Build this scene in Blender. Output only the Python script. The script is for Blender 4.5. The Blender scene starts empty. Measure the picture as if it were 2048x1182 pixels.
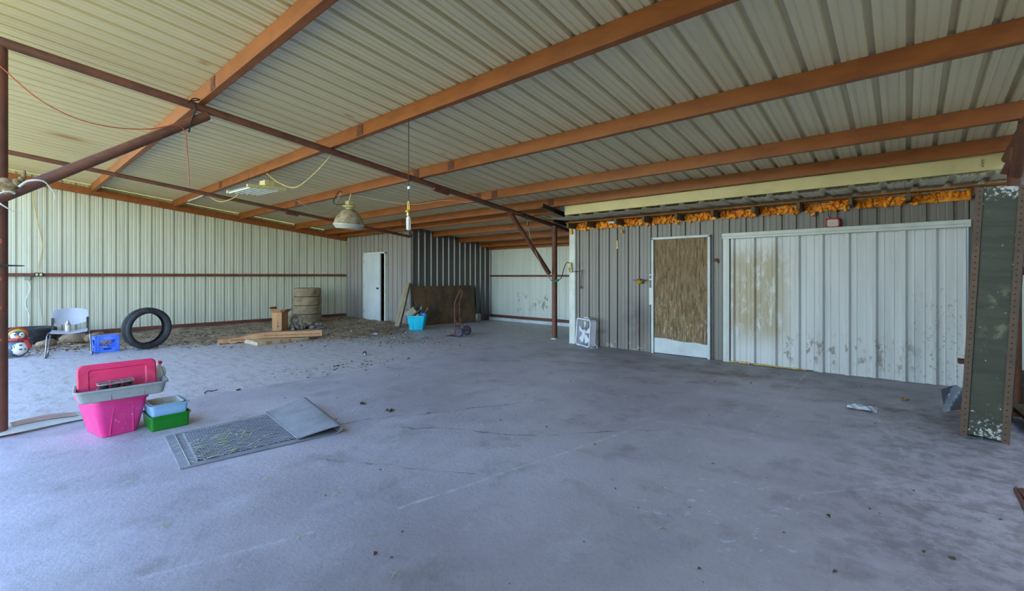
import bpy, math, random
from mathutils import Vector, Matrix, Euler

random.seed(7)
rnd = random.Random(11)
C = bpy.context.scene.collection
scn = bpy.context.scene
PI = math.pi

# ------------------------------------------------------------------ camera, sky, sun, exposure
cam_d = bpy.data.cameras.new('camera')
cam = bpy.data.objects.new('camera', cam_d)
C.objects.link(cam)
cam.location = (0, 0, 1.36)
cam.rotation_euler = (PI/2, 0, math.radians(40.9))
cam_d.sensor_width = 36.0
cam_d.lens = 36.0*907.5/2048
cam_d.shift_y = -39/2048
cam_d.clip_start = 0.02
cam_d.clip_end = 400
scn.camera = cam

world = bpy.data.worlds.new('sky')
scn.world = world
world.use_nodes = True
wn = world.node_tree
wn.nodes.clear()
wo = wn.nodes.new('ShaderNodeOutputWorld')
wb = wn.nodes.new('ShaderNodeBackground')
ws = wn.nodes.new('ShaderNodeTexSky')
ws.sky_type = 'NISHITA'
ws.sun_disc = False
ws.sun_elevation = math.radians(52)
ws.sun_rotation = math.radians(15)
ws.air_density = 1.0
ws.dust_density = 0.3
ws.ozone_density = 2.2
wb.inputs['Strength'].default_value = 0.50
wn.links.new(ws.outputs[0], wb.inputs[0])
wn.links.new(wb.outputs[0], wo.inputs[0])

sun_d = bpy.data.lights.new('sun', 'SUN')
sun_d.energy = 4.6
sun_d.angle = math.radians(1.0)
sun_d.color = (1.0, 0.93, 0.80)
sun = bpy.data.objects.new('sun', sun_d)
C.objects.link(sun)
sun.location = (2, 14, 12)
# the sun stands behind the shed, so the open front lies in its shade
sun.rotation_euler = Vector((-0.12, 0.60, 0.85)).to_track_quat('Z', 'Y').to_euler()

scn.view_settings.view_transform = 'Standard'
scn.view_settings.look = 'None'
scn.view_settings.gamma = 1.0
scn.view_settings.exposure = 1.45
scn.view_settings.use_curve_mapping = False
scn.cycles.max_bounces = 10
scn.cycles.diffuse_bounces = 6
scn.cycles.use_denoising = True
scn.cycles.sample_clamp_indirect = 6.0

# ------------------------------------------------------------------ materials
def S(r, g, b):
    def f(c):
        c /= 255.0
        return c/12.92 if c <= 0.04045 else ((c+0.055)/1.055)**2.4
    return (f(r), f(g), f(b), 1.0)

class NT:
    """small wrapper to write node trees in a few words"""
    def __init__(s, name):
        s.m = bpy.data.materials.new(name)
        s.m.use_nodes = True
        s.t = s.m.node_tree
        s.b = s.t.nodes['Principled BSDF']
        s.tc = None
    def n(s, typ, **kw):
        x = s.t.nodes.new(typ)
        for k, v in kw.items():
            setattr(x, k, v)
        return x
    def l(s, a, b):
        s.t.links.new(a, b)
    def put(s, sock, v):
        if hasattr(v, 'links') or hasattr(v, 'is_output'):
            s.l(v, sock)
        else:
            sock.default_value = v
    def coord(s, kind='obj'):
        if kind == 'world':
            return s.n('ShaderNodeNewGeometry').outputs['Position']
        return s.n('ShaderNodeTexCoord').outputs['Object']
    def scale(s, v, sc):
        x = s.n('ShaderNodeVectorMath', operation='MULTIPLY')
        s.l(v, x.inputs[0])
        x.inputs[1].default_value = sc
        return x.outputs[0]
    def noise(s, v, sc, det=4, rough=0.6):
        x = s.n('ShaderNodeTexNoise')
        s.l(v, x.inputs['Vector'])
        x.inputs['Scale'].default_value = sc
        x.inputs['Detail'].default_value = det
        x.inputs['Roughness'].default_value = rough
        return x.outputs[0]
    def math(s, op, a, b=0.0, c=0.0, clamp=False):
        x = s.n('ShaderNodeMath', operation=op)
        x.use_clamp = clamp
        s.put(x.inputs[0], a)
        s.put(x.inputs[1], b)
        s.put(x.inputs[2], c)
        return x.outputs[0]
    def rng(s, v, a, b, lo=0.0, hi=1.0):
        x = s.n('ShaderNodeMapRange')
        x.interpolation_type = 'SMOOTHSTEP'
        s.put(x.inputs[0], v)
        x.inputs[1].default_value = a
        x.inputs[2].default_value = b
        x.inputs[3].default_value = lo
        x.inputs[4].default_value = hi
        return x.outputs[0]
    def mix(s, f, a, b):
        x = s.n('ShaderNodeMix', data_type='RGBA')
        s.put(x.inputs[0], f)
        s.put(x.inputs[6], a)
        s.put(x.inputs[7], b)
        return x.outputs[2]
    def sep(s, v):
        x = s.n('ShaderNodeSeparateXYZ')
        s.l(v, x.inputs[0])
        return x.outputs
    def box(s, xyz, bounds, soft):
        """1 inside a box given as {axis: (lo, hi)}, with soft edges"""
        out = None
        for ax, (lo, hi) in bounds.items():
            a = s.rng(xyz[ax], lo-soft, lo+soft)
            b = s.rng(xyz[ax], hi-soft, hi+soft, 1.0, 0.0)
            w = s.math('MULTIPLY', a, b)
            out = w if out is None else s.math('MULTIPLY', out, w)
        return out
    def seg(s, xy, A, B, w, soft):
        """1 within w of the ground segment AB"""
        ax, ay = A
        bx, by = B
        L2 = (bx-ax)**2+(by-ay)**2
        px = s.math('SUBTRACT', xy[0], ax)
        py = s.math('SUBTRACT', xy[1], ay)
        t = s.math('MULTIPLY_ADD', px, (bx-ax)/L2, s.math('MULTIPLY', py, (by-ay)/L2), clamp=True)
        dx = s.math('MULTIPLY_ADD', t, -(bx-ax), px)
        dy = s.math('MULTIPLY_ADD', t, -(by-ay), py)
        d = s.math('SQRT', s.math('MULTIPLY_ADD', dx, dx, s.math('MULTIPLY', dy, dy)))
        return s.rng(d, w, w+soft, 1.0, 0.0)
    def bump(s, h, strength, dist=0.01):
        x = s.n('ShaderNodeBump')
        x.inputs['Strength'].default_value = strength
        x.inputs['Distance'].default_value = dist
        s.l(h, x.inputs['Height'])
        s.l(x.outputs[0], s.b.inputs['Normal'])
    def done(s, col, rough=0.6, metal=0.0):
        s.put(s.b.inputs['Base Color'], col)
        s.put(s.b.inputs['Roughness'], rough)
        s.put(s.b.inputs['Metallic'], metal)
        return s.m

def pm(name, col, col2=None, sc=6.0, rough=0.55, metal=0.0, bump=0.0, bsc=60.0, stretch=(1, 1, 1),
       lo=0.35, hi=0.7, dirt=None, dsc=3.0, dlo=0.55, dhi=0.75, coords='obj', damt=0.8):
    """a plain procedural material: two tones of noise, optional stains, optional relief"""
    k = NT(name)
    v = k.coord(coords)
    vs = k.scale(v, stretch)
    n1 = k.noise(vs, sc)
    c2 = col2 or tuple(c*0.82 for c in col[:3])+(1.0,)
    out = k.mix(k.rng(n1, lo, hi), col, c2)
    if dirt:
        n2 = k.noise(vs, dsc, 7, 0.7)
        out = k.mix(k.rng(n2, dlo, dhi, 0.0, damt), out, dirt)
    if bump:
        k.bump(k.noise(vs, bsc, 5), bump)
    return k.done(out, rough, metal)

M = {}
M['purlin'] = pm('purlin_paint', S(150, 86, 36), S(130, 72, 28), sc=3, rough=0.5, bump=0.05, bsc=30,
                 stretch=(1, 3, 3), dirt=S(110, 62, 40), dsc=5, dlo=0.62, dhi=0.8, coords='world')
M['girt'] = pm('girt_paint', S(116, 64, 46), S(94, 50, 40), sc=5, rough=0.6, dirt=S(80, 48, 42), coords='world')
M['pipe'] = pm('rusty_pipe', S(114, 70, 52), S(90, 58, 46), sc=7, rough=0.62, bump=0.15, bsc=80,
               dirt=S(128, 72, 46), dsc=6, dlo=0.55, dhi=0.72, coords='world')
M['steel_dark'] = pm('dark_steel', S(52, 52, 50), S(36, 36, 36), sc=6, rough=0.5, metal=0.3)
M['black'] = pm('black_plastic', S(30, 30, 32), S(22, 22, 24), sc=20, rough=0.5)
M['rubber'] = pm('tyre_rubber', S(52, 54, 58), S(38, 40, 44), sc=8, rough=0.7, bump=0.2, bsc=90,
                 dirt=S(92, 90, 90), dsc=5, dlo=0.55, dhi=0.8)
M['dusty_rubber'] = pm('dusty_tyre_rubber', S(158, 138, 106), S(124, 110, 90), sc=5, rough=0.95, bump=0.25, bsc=70,
                       dirt=S(58, 54, 50), dsc=6, dlo=0.58, dhi=0.72, damt=0.7)
M['pink'] = pm('pink_plastic', S(232, 62, 140), S(218, 48, 124), sc=5, rough=0.38, dirt=S(226, 130, 160), dsc=9, dlo=0.62, dhi=0.8, damt=0.5)
M['pink_lid'] = pm('pink_lid_plastic', S(226, 48, 102), S(206, 36, 84), sc=5, rough=0.4, dirt=S(214, 110, 118), dsc=6, dlo=0.5, dhi=0.8, damt=0.6)
M['graytray'] = pm('grey_tray_plastic', S(150, 154, 152), S(138, 142, 142), sc=6, rough=0.45)
M['green'] = pm('green_plastic', S(16, 128, 26), S(10, 112, 20), sc=5, rough=0.4)
M['ltblue'] = pm('pale_blue_plastic', S(150, 190, 226), S(136, 178, 216), sc=5, rough=0.4)
M['milky'] = pm('milky_plastic', S(206, 208, 204), S(190, 192, 190), sc=9, rough=0.45)
M['beige'] = pm('beige_paper', S(196, 188, 172), S(180, 170, 154), sc=12, rough=0.8)
M['crate'] = pm('blue_crate_plastic', S(82, 130, 242), S(66, 114, 230), sc=6, rough=0.45)
M['crate_lt'] = pm('pale_blue_print', S(170, 190, 238), S(150, 176, 232), sc=9, rough=0.5)
M['teal'] = pm('turquoise_plastic', S(4, 186, 214), S(2, 170, 200), sc=5, rough=0.4)
M['chairgrey'] = pm('grey_chair_plastic', S(176, 178, 190), S(164, 166, 180), sc=4, rough=0.45)
M['chrome'] = pm('worn_chrome', S(150, 152, 158), S(96, 96, 102), sc=9, rough=0.3, metal=0.9)
M['tin'] = pm('baking_tin', S(190, 190, 184), S(150, 150, 146), sc=12, rough=0.4, metal=0.6)
M['card'] = pm('cardboard', S(186, 140, 98), S(168, 122, 84), sc=4, rough=0.9, bump=0.05, bsc=120, stretch=(1, 1, 0.3))
M['card_lt'] = pm('pale_cardboard', S(196, 172, 136), S(180, 154, 118), sc=4, rough=0.9)
M['card_pale'] = pm('faded_cardboard', S(184, 160, 148), S(168, 144, 132), sc=6, rough=0.9)
M['card_in'] = pm('inner_cardboard', S(158, 102, 62), S(140, 88, 52), sc=4, rough=0.9)
M['tape'] = pm('brown_tape', S(176, 126, 70), S(160, 110, 58), sc=8, rough=0.4)
M['ink'] = pm('dark_ink', S(62, 42, 36), S(52, 36, 32), sc=20, rough=0.9)
M['paper'] = pm('white_paper', S(222, 226, 234), S(206, 210, 220), sc=10, rough=0.85)
M['whitepaint'] = pm('white_paint', S(206, 214, 214), S(190, 198, 200), sc=3, rough=0.5, dirt=S(150, 140, 120), dsc=3, dlo=0.62, dhi=0.85, damt=0.5)
M['doorwhite'] = pm('white_door_paint', S(196, 204, 206), S(184, 192, 196), sc=2, rough=0.45)
M['trimwhite'] = pm('white_metal_trim', S(206, 210, 204), S(190, 194, 186), sc=4, rough=0.45, dirt=S(140, 128, 104), dsc=14, dlo=0.62, dhi=0.75, damt=0.6)
M['beam'] = pm('cream_beam_paint', S(212, 200, 148), S(198, 186, 134), sc=2, rough=0.5, dirt=S(170, 152, 104), dsc=4, dlo=0.6, dhi=0.85, damt=0.6, coords='world')
M['brass'] = pm('brass', S(190, 160, 80), S(160, 130, 60), sc=12, rough=0.35, metal=0.8)
M['cream'] = pm('cream_enamel', S(206, 196, 142), S(188, 176, 120), sc=10, rough=0.5, dirt=S(160, 140, 80), dsc=10)
M['lampglass'] = pm('dusty_prismatic_glass', S(184, 172, 146), S(140, 128, 104), sc=8, rough=0.25, dirt=S(100, 86, 62), dsc=6, dlo=0.5, dhi=0.75)
M['lens'] = pm('milky_lens', S(190, 190, 178), S(176, 176, 164), sc=6, rough=0.35)
M['tubewhite'] = pm('white_tube_glass', S(232, 232, 226), S(222, 222, 216), sc=8, rough=0.2)
M['yellowcord'] = pm('yellow_cord', S(212, 184, 110), S(196, 168, 96), sc=20, rough=0.6)
M['greycord'] = pm('grey_cord', S(176, 172, 150), S(160, 156, 136), sc=20, rough=0.6)
M['redcord'] = pm('red_cord', S(176, 84, 50), S(150, 66, 40), sc=20, rough=0.6)
M['greentape'] = pm('green_tape', S(10, 130, 106), S(6, 112, 92), sc=20, rough=0.5)
M['red'] = pm('red_plastic', S(206, 26, 40), S(188, 20, 34), sc=8, rough=0.4)
M['yellow'] = pm('yellow_plastic', S(216, 154, 20), S(198, 136, 14), sc=8, rough=0.45)
M['wood_old'] = pm('weathered_wood', S(150, 140, 118), S(118, 106, 86), sc=6, rough=0.9, bump=0.3, bsc=20, stretch=(6, 6, 0.5))
M['wood_dark'] = pm('dark_timber', S(112, 92, 66), S(84, 66, 46), sc=6, rough=0.9, stretch=(1, 0.4, 4))
M['ledger'] = pm('stained_board', S(178, 124, 62), S(146, 94, 44), sc=5, rough=0.85, stretch=(0.4, 3, 3))
M['foam'] = pm('orange_spray_foam', S(252, 170, 44), S(228, 128, 22), sc=9, rough=0.5, bump=0.2, bsc=30, coords='world',
               dirt=S(150, 70, 10), dsc=12, dlo=0.6, dhi=0.8)
M['rust'] = pm('rusted_iron', S(112, 66, 52), S(88, 52, 44), sc=14, rough=0.75, bump=0.2, bsc=90)
M['rustpost'] = pm('rusted_shelf_post', S(112, 88, 72), S(88, 76, 62), sc=5, rough=0.7, bump=0.1, bsc=90, dirt=S(120, 64, 40), dsc=9, dlo=0.6, dhi=0.75, coords='obj')
M['wheelblue'] = pm('blue_black_rubber', S(36, 56, 82), S(28, 44, 66), sc=10, rough=0.7)
M['stone'] = pm('broken_masonry', S(150, 142, 132), S(112, 102, 92), sc=9, rough=0.95, bump=0.4, bsc=40)
M['bone'] = pm('bone', S(206, 204, 196), S(180, 176, 164), sc=14, rough=0.6)
M['skull'] = pm('weathered_skull', S(150, 128, 92), S(104, 84, 56), sc=24, rough=0.9, bump=0.5, bsc=40, dirt=S(66, 52, 36), dsc=18, dlo=0.5, dhi=0.65)
M['straw'] = pm('dry_straw', S(196, 204, 166), S(168, 170, 118), sc=4, rough=0.9, coords='world')
M['leaf'] = pm('dry_leaf', S(120, 96, 70), S(86, 68, 52), sc=2.2, rough=0.95, coords='world', dirt=S(166, 150, 130), dsc=9, dlo=0.5, dhi=0.7)
M['grassdry'] = pm('outdoor_grass', S(176, 164, 92), S(146, 140, 70), sc=0.6, rough=1.0, bump=0.3, bsc=6, coords='world')
M['plastic_clear'] = pm('crumpled_clear_film', S(210, 214, 222), S(190, 196, 206), sc=20, rough=0.2)
M['plastic_grey'] = pm('grey_plastic_sheet', S(126, 130, 142), S(110, 114, 126), sc=8, rough=0.4)
M['pen_blue'] = pm('glazed_slate_blue', S(78, 98, 118), S(62, 80, 100), sc=9, rough=0.25)
M['pen_white'] = pm('glazed_white', S(226, 222, 212), S(212, 206, 194), sc=9, rough=0.25, dirt=S(186, 170, 140), dsc=7)
M['pen_red'] = pm('glazed_red', S(176, 52, 44), S(156, 40, 38), sc=12, rough=0.3)
M['pen_yellow'] = pm('glazed_mustard', S(196, 176, 70), S(176, 154, 52), sc=12, rough=0.3)
M['pen_orange'] = pm('glazed_orange', S(226, 140, 60), S(206, 118, 44), sc=12, rough=0.3)
M['canwhite'] = pm('spray_tin_label', S(206, 200, 190), S(190, 182, 170), sc=18, rough=0.4)
M['junkgrey'] = pm('grey_casing', S(164, 156, 136), S(148, 140, 122), sc=6, rough=0.6)
M['darkjunk'] = pm('grimy_scrap', S(48, 46, 44), S(34, 33, 32), sc=8, rough=0.8)  # near-black tone for scrap and small dark marks

def mat_sheet(name, col, col2, dirtcol=S(150, 140, 110), damt=0.35, rough=0.42, st=(3.0, 3.0, 0.25)):
    k = NT(name)
    v = k.coord('world')
    n1 = k.noise(k.scale(v, st), 2.0, 5)
    c = k.mix(k.rng(n1, 0.35, 0.75), col, col2)
    n2 = k.noise(k.scale(v, tuple(0.7*q+0.1 for q in st)), 5.0, 8, 0.72)
    c = k.mix(k.rng(n2, 0.58, 0.78, 0, damt), c, dirtcol)
    return k, v, c, rough

k, v, c, r = mat_sheet('pale_wall_sheet', S(202, 202, 182), S(186, 186, 168))
M['sheet_left'] = k.done(c, r)
k, v, c, r = mat_sheet('white_back_sheet', S(204, 212, 204), S(190, 198, 192))
p = k.sep(v)
sp = k.math('MULTIPLY', k.box(p, {0: (-9.3, -7.8), 2: (0.3, 0.8)}, 0.15), k.rng(k.noise(k.scale(v, (1, 1, 0.7)), 5.5, 6, 0.65), 0.56, 0.64))
c = k.mix(k.math('MULTIPLY', sp, 0.8), c, S(120, 96, 62))
M['sheet_back'] = k.done(c, r)
k, v, c, r = mat_sheet('taupe_wall_sheet', S(142, 136, 130), S(128, 122, 118), damt=0.25, dirtcol=S(110, 98, 84))
M['sheet_taupe'] = k.done(c, r)
k, v, c, r = mat_sheet('charcoal_wall_sheet', S(92, 90, 90), S(82, 80, 80), damt=0.2, dirtcol=S(76, 72, 66), rough=0.3)
M['sheet_char'] = k.done(c, r)
# grey office front: soot and scuffs beside the plywood door, paler splash marks near the ground
k, v, c, r = mat_sheet('grey_office_sheet', S(122, 117, 110), S(108, 104, 98), damt=0.35, dirtcol=S(106, 94, 82))
p = k.sep(v)
nz = k.noise(v, 2.2, 5, 0.6)
g1 = k.math('MULTIPLY', k.box(p, {0: (-3.9, -3.45), 2: (0.3, 0.85)}, 0.28), k.rng(nz, 0.28, 0.52))
c = k.mix(k.math('MULTIPLY', g1, 0.9), c, S(52, 52, 58))
g2 = k.math('MULTIPLY', k.box(p, {0: (-4.6, -3.5), 2: (-0.1, 0.12)}, 0.08), k.rng(k.noise(v, 14, 4), 0.55, 0.68))
c = k.mix(g2, c, S(176, 170, 160))
g3 = k.math('MULTIPLY', k.box(p, {0: (-3.66, -3.6), 2: (0.0, 0.55)}, 0.06), k.rng(k.noise(k.scale(v, (3, 3, 0.5)), 6, 4), 0.4, 0.6))
c = k.mix(k.math('MULTIPLY', g3, 0.6), c, S(112, 66, 50))
M['sheet_grey'] = k.done(c, r)
# white sliding panel: tan peeled coat on its first third, black scuffs low down
k, v, c, r = mat_sheet('white_panel_sheet', S(210, 212, 210), S(194, 196, 194), damt=0.25, dirtcol=S(176, 166, 146))
p = k.sep(v)
nz = k.noise(k.scale(v, (1, 1, 0.35)), 9, 8, 0.7)
t1 = k.math('MULTIPLY', k.box(p, {0: (-2.12, -1.32), 2: (0.42, 1.75)}, 0.22), k.rng(nz, 0.34, 0.52))
c = k.mix(k.math('MULTIPLY', t1, 0.85), c, S(166, 150, 112))
t2 = k.math('MULTIPLY', k.box(p, {0: (-1.4, 0.1), 2: (0.12, 0.5)}, 0.1), k.rng(k.noise(k.scale(v, (1.6, 1, 0.8)), 7, 7, 0.7), 0.53, 0.62))
c = k.mix(k.math('MULTIPLY', t2, 0.7), c, S(122, 104, 88))
t3 = k.math('MULTIPLY', k.box(p, {0: (0.1, 0.6), 2: (0.05, 1.2)}, 0.2), k.rng(k.noise(k.scale(v, (1, 1, 0.6)), 26, 6, 0.7), 0.55, 0.66))
c = k.mix(k.math('MULTIPLY', t3, 0.7), c, S(96, 92, 88))
M['sheet_white'] = k.done(c, r)
# roof sheets: cream underside, rust blooms where screws weep
k, v, c, r = mat_sheet('cream_roof_sheet', S(212, 201, 168), S(203, 191, 158), damt=0.2, dirtcol=S(190, 174, 130), st=(3.0, 0.2, 3.0))
p = k.sep(v)
for (cx, cy, lx, ly, a) in ((-9.66, 0.80, 0.16, 0.30, 0.9), (-9.7, 0.80, 0.30, 0.6, 0.3), (-6.8, 0.70, 0.14, 0.3, 0.3), (-5.12, 1.36, 0.05, 0.08, 0.8),
                            (-4.98, 2.80, 0.05, 0.10, 0.8), (-4.98, 4.25, 0.05, 0.10, 0.6), (-8.0, 7.2, 0.5, 0.3, 0.35), (-6.6, 7.8, 0.6, 0.35, 0.35),
                            (-4.67, 5.38, 0.03, 0.03, 0.95), (-3.44, 5.38, 0.02, 0.02, 0.8), (-3.85, 6.6, 0.03, 0.03, 0.8)):
    b = k.box(p, {0: (cx-lx*0.5, cx+lx*0.5), 1: (cy-ly*0.5, cy+ly*0.5)}, min(lx, ly)*0.7)
    c = k.mix(k.math('MULTIPLY', b, a), c, S(160, 92, 14) if a > 0.5 else S(178, 140, 74))
M['sheet_roof'] = k.done(c, r)
k, v, c, r = mat_sheet('dull_deck_sheet', S(222, 214, 190), S(204, 196, 174), damt=0.3, dirtcol=S(120, 108, 84))
M['sheet_deck'] = k.done(c, 0.85)
k.b.inputs['Specular IOR Level'].default_value = 0.1

# plywood door skin: vertical grain, peeling low down
k = NT('weathered_plywood')
v = k.coord('world')
p = k.sep(v)
n1 = k.noise(k.scale(v, (9, 9, 0.8)), 4, 8, 0.7)
n2 = k.noise(k.scale(v, (5, 5, 0.9)), 7, 8, 0.75)
c = k.mix(k.rng(n1, 0.36, 0.66), S(148, 124, 90), S(94, 74, 52))
low = k.rng(p[2], 0.5, 1.5, 1.0, 0.25)
c = k.mix(k.math('MULTIPLY', k.rng(n2, 0.52, 0.62), low), c, S(176, 164, 142))
c = k.mix(k.math('MULTIPLY', k.rng(k.noise(k.scale(v, (4, 4, 1)), 5, 6), 0.58, 0.7), 0.7), c, S(74, 56, 42))
k.bump(n2, 0.4)
M['ply_door'] = k.done(c, 0.9)
# dirty sheet of particle board
k = NT('stained_particle_board')
v = k.coord('obj')
n1 = k.noise(v, 2.2, 7, 0.65)
n2 = k.noise(v, 26, 5, 0.7)
c = k.mix(k.rng(n1, 0.35, 0.65), S(112, 88, 62), S(78, 62, 50))
c = k.mix(k.rng(n2, 0.55, 0.75, 0, 0.6), c, S(140, 120, 88))
k.bump(n2, 0.2)
M['osb'] = k.done(c, 0.9)
# shelf end panel: dull olive grey enamel with flaked white undercoat near top and foot
k = NT('flaked_olive_enamel')
v = k.coord('obj')
p = k.sep(v)
c = k.mix(k.rng(k.noise(k.scale(v, (1, 1, 5)), 3, 5), 0.35, 0.7), S(76, 78, 64), S(62, 66, 54))
c = k.mix(k.math('MULTIPLY', k.box(p, {0: (0.12, 0.24), 2: (0.8, 1.25)}, 0.08), k.rng(k.noise(v, 9, 5), 0.5, 0.62)), c, S(126, 124, 100))
fl = k.math('ADD', k.rng(p[2], 0.02, 0.38, 0.17, 0.0), k.rng(p[2], 1.93, 2.09, 0.0, 0.2))
fl = k.math('MULTIPLY', fl, k.rng(p[0], 0.0, 0.27, 0.55, 1.15))
c = k.mix(k.rng(k.math('ADD', k.noise(v, 38, 6, 0.7), fl), 0.66, 0.7), c, S(206, 208, 204))
M['enamel'] = k.done(c, 0.45)

# outdoor and indoor ground
k = NT('concrete_floor')
v = k.coord('world')
p = k.sep(v)
big = k.noise(v, 0.55, 6, 0.6)
mid = k.noise(k.scale(v, (1.0, 1.0, 1)), 2.6, 8, 0.68)
fine = k.noise(v, 42, 4, 0.7)
c = k.mix(k.rng(big, 0.36, 0.66), S(194, 189, 198), S(170, 164, 172))
c = k.mix(k.rng(mid, 0.5, 0.72, 0, 0.55), c, S(132, 126, 122))
c = k.mix(k.rng(fine, 0.52, 0.72, 0, 0.28), c, S(116, 112, 114))
c = k.mix(k.rng(k.noise(k.scale(v, (2.0, 1.0, 1)), 1.7, 9, 0.72), 0.5, 0.68, 0, 0.4), c, S(206, 203, 212))
# older rough bay beside the slab edge: paler, scaled, with earth rubbed in
old = k.rng(k.math('ADD', p[0], k.math('MULTIPLY', k.math('SUBTRACT', mid, 0.5), 0.7)), -6.1, -5.9, 1.0, 0.0)
rough_n = k.noise(k.scale(v, (1.5, 3.2, 1)), 3.0, 9, 0.75)
oc = k.mix(k.rng(rough_n, 0.46, 0.66), S(200, 195, 198), S(164, 155, 152))
c = k.mix(k.math('MULTIPLY', old, 0.85), c, oc)
earth = k.math('MULTIPLY', k.rng(k.math('ADD', p[0], k.math('MULTIPLY', mid, 3.0)), -9.6, -6.6, 1.0, 0.0), k.rng(p[1], 2.6, 4.6))
earth = k.math('MULTIPLY', earth, k.rng(p[1], 7.4, 8.6, 1.0, 0.0))
c = k.mix(k.math('MULTIPLY', earth, 0.6), c, S(132, 112, 90))
# grime along the office front and by the shelf
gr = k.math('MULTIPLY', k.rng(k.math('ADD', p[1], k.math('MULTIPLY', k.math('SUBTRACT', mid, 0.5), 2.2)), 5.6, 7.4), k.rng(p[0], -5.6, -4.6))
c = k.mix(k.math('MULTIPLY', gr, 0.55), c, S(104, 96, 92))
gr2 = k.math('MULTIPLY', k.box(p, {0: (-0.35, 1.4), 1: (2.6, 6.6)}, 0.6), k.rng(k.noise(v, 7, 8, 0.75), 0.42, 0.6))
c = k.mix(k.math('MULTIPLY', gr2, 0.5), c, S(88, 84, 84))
redd = k.math('MULTIPLY', k.box(p, {0: (-2.3, -1.4), 1: (6.2, 7.2)}, 0.4), k.rng(mid, 0.42, 0.6))
c = k.mix(k.math('MULTIPLY', redd, 0.45), c, S(128, 84, 76))
# wobbling coordinates for joints, chalk and cracks
wob = k.noise(v, 3.0, 5, 0.65)
wob2 = k.noise(v, 2.1, 4, 0.6)
wx = k.math('MULTIPLY_ADD', k.math('SUBTRACT', wob, 0.5), 0.30, p[0])
wy = k.math('MULTIPLY_ADD', k.math('SUBTRACT', wob2, 0.5), 0.30, p[1])
brk = k.rng(k.noise(v, 5, 5), 0.4, 0.55)
for A, B, w in (((-3.95, 2.15), (-3.56, 2.87), 0.005), ((-3.56, 2.87), (-3.10, 3.80), 0.007), ((-3.40, 2.45), (-2.97, 2.73), 0.006),
                ((-2.97, 2.73), (-2.42, 3.05), 0.007), ((-2.42, 3.05), (-1.6, 3.9), 0.004), ((-3.3, 1.6), (-2.2, 2.2), 0.003)):
    c = k.mix(k.math('MULTIPLY', k.seg((wx, wy), A, B, w, 0.01), k.math('MULTIPLY_ADD', brk, 0.55, 0.12)), c, S(92, 84, 82))
sx = k.math('MULTIPLY_ADD', k.math('SUBTRACT', wob, 0.5), 0.05, p[0])
brk2 = k.rng(k.noise(v, 9, 7, 0.75), 0.42, 0.6)
for A, B, w, a in (((-2.24, 1.58), (-1.80, 3.86), 0.007, 0.6), ((-2.60, 0.45), (-2.38, 1.12), 0.008, 0.4), ((-1.0, 4.3), (-1.04, 7.5), 0.008, 0.3),
                   ((-1.9, 4.06), (-0.98, 4.32), 0.010, 0.35), ((0.0, 4.55), (-0.2, 5.6), 0.006, 0.25), ((-0.42, 3.4), (0.0, 3.9), 0.006, 0.3)):
    c = k.mix(k.math('MULTIPLY', k.seg((sx, p[1]), A, B, w, 0.012), k.math('MULTIPLY', a, k.math('MULTIPLY_ADD', brk2, 0.85, 0.15))), c, S(222, 222, 230))
for bx in ((-3.95, -2.95, 4.15, 4.5), (-2.5, -2.1, 4.5, 4.9), (-1.2, -0.4, 2.4, 3.3)):
    spl = k.math('MULTIPLY', k.box(p, {0: bx[:2], 1: bx[2:]}, 0.18), k.rng(k.noise(v, 11, 7, 0.75), 0.57, 0.63))
    c = k.mix(k.math('MULTIPLY', spl, 0.75), c, S(224, 226, 232))
k.bump(k.math('ADD', k.noise(v, 26, 8, 0.72), k.math('MULTIPLY', k.math('MULTIPLY', old, rough_n), 1.2)), 0.5, 0.010)
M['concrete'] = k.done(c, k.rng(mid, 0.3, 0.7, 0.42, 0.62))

k = NT('loose_earth')
v = k.coord('world')
c = k.mix(k.rng(k.noise(v, 2.5, 7, 0.7), 0.38, 0.62), S(184, 162, 132), S(146, 124, 100))
c = k.mix(k.rng(k.noise(v, 22, 6, 0.75), 0.55, 0.68, 0, 0.8), c, S(178, 164, 144))
c = k.mix(k.rng(k.noise(v, 15, 6, 0.75), 0.58, 0.7, 0, 0.8), c, S(72, 60, 50))
k.bump(k.noise(v, 30, 8, 0.75), 0.9, 0.03)
M['earth'] = k.done(c, 0.97)

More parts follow.
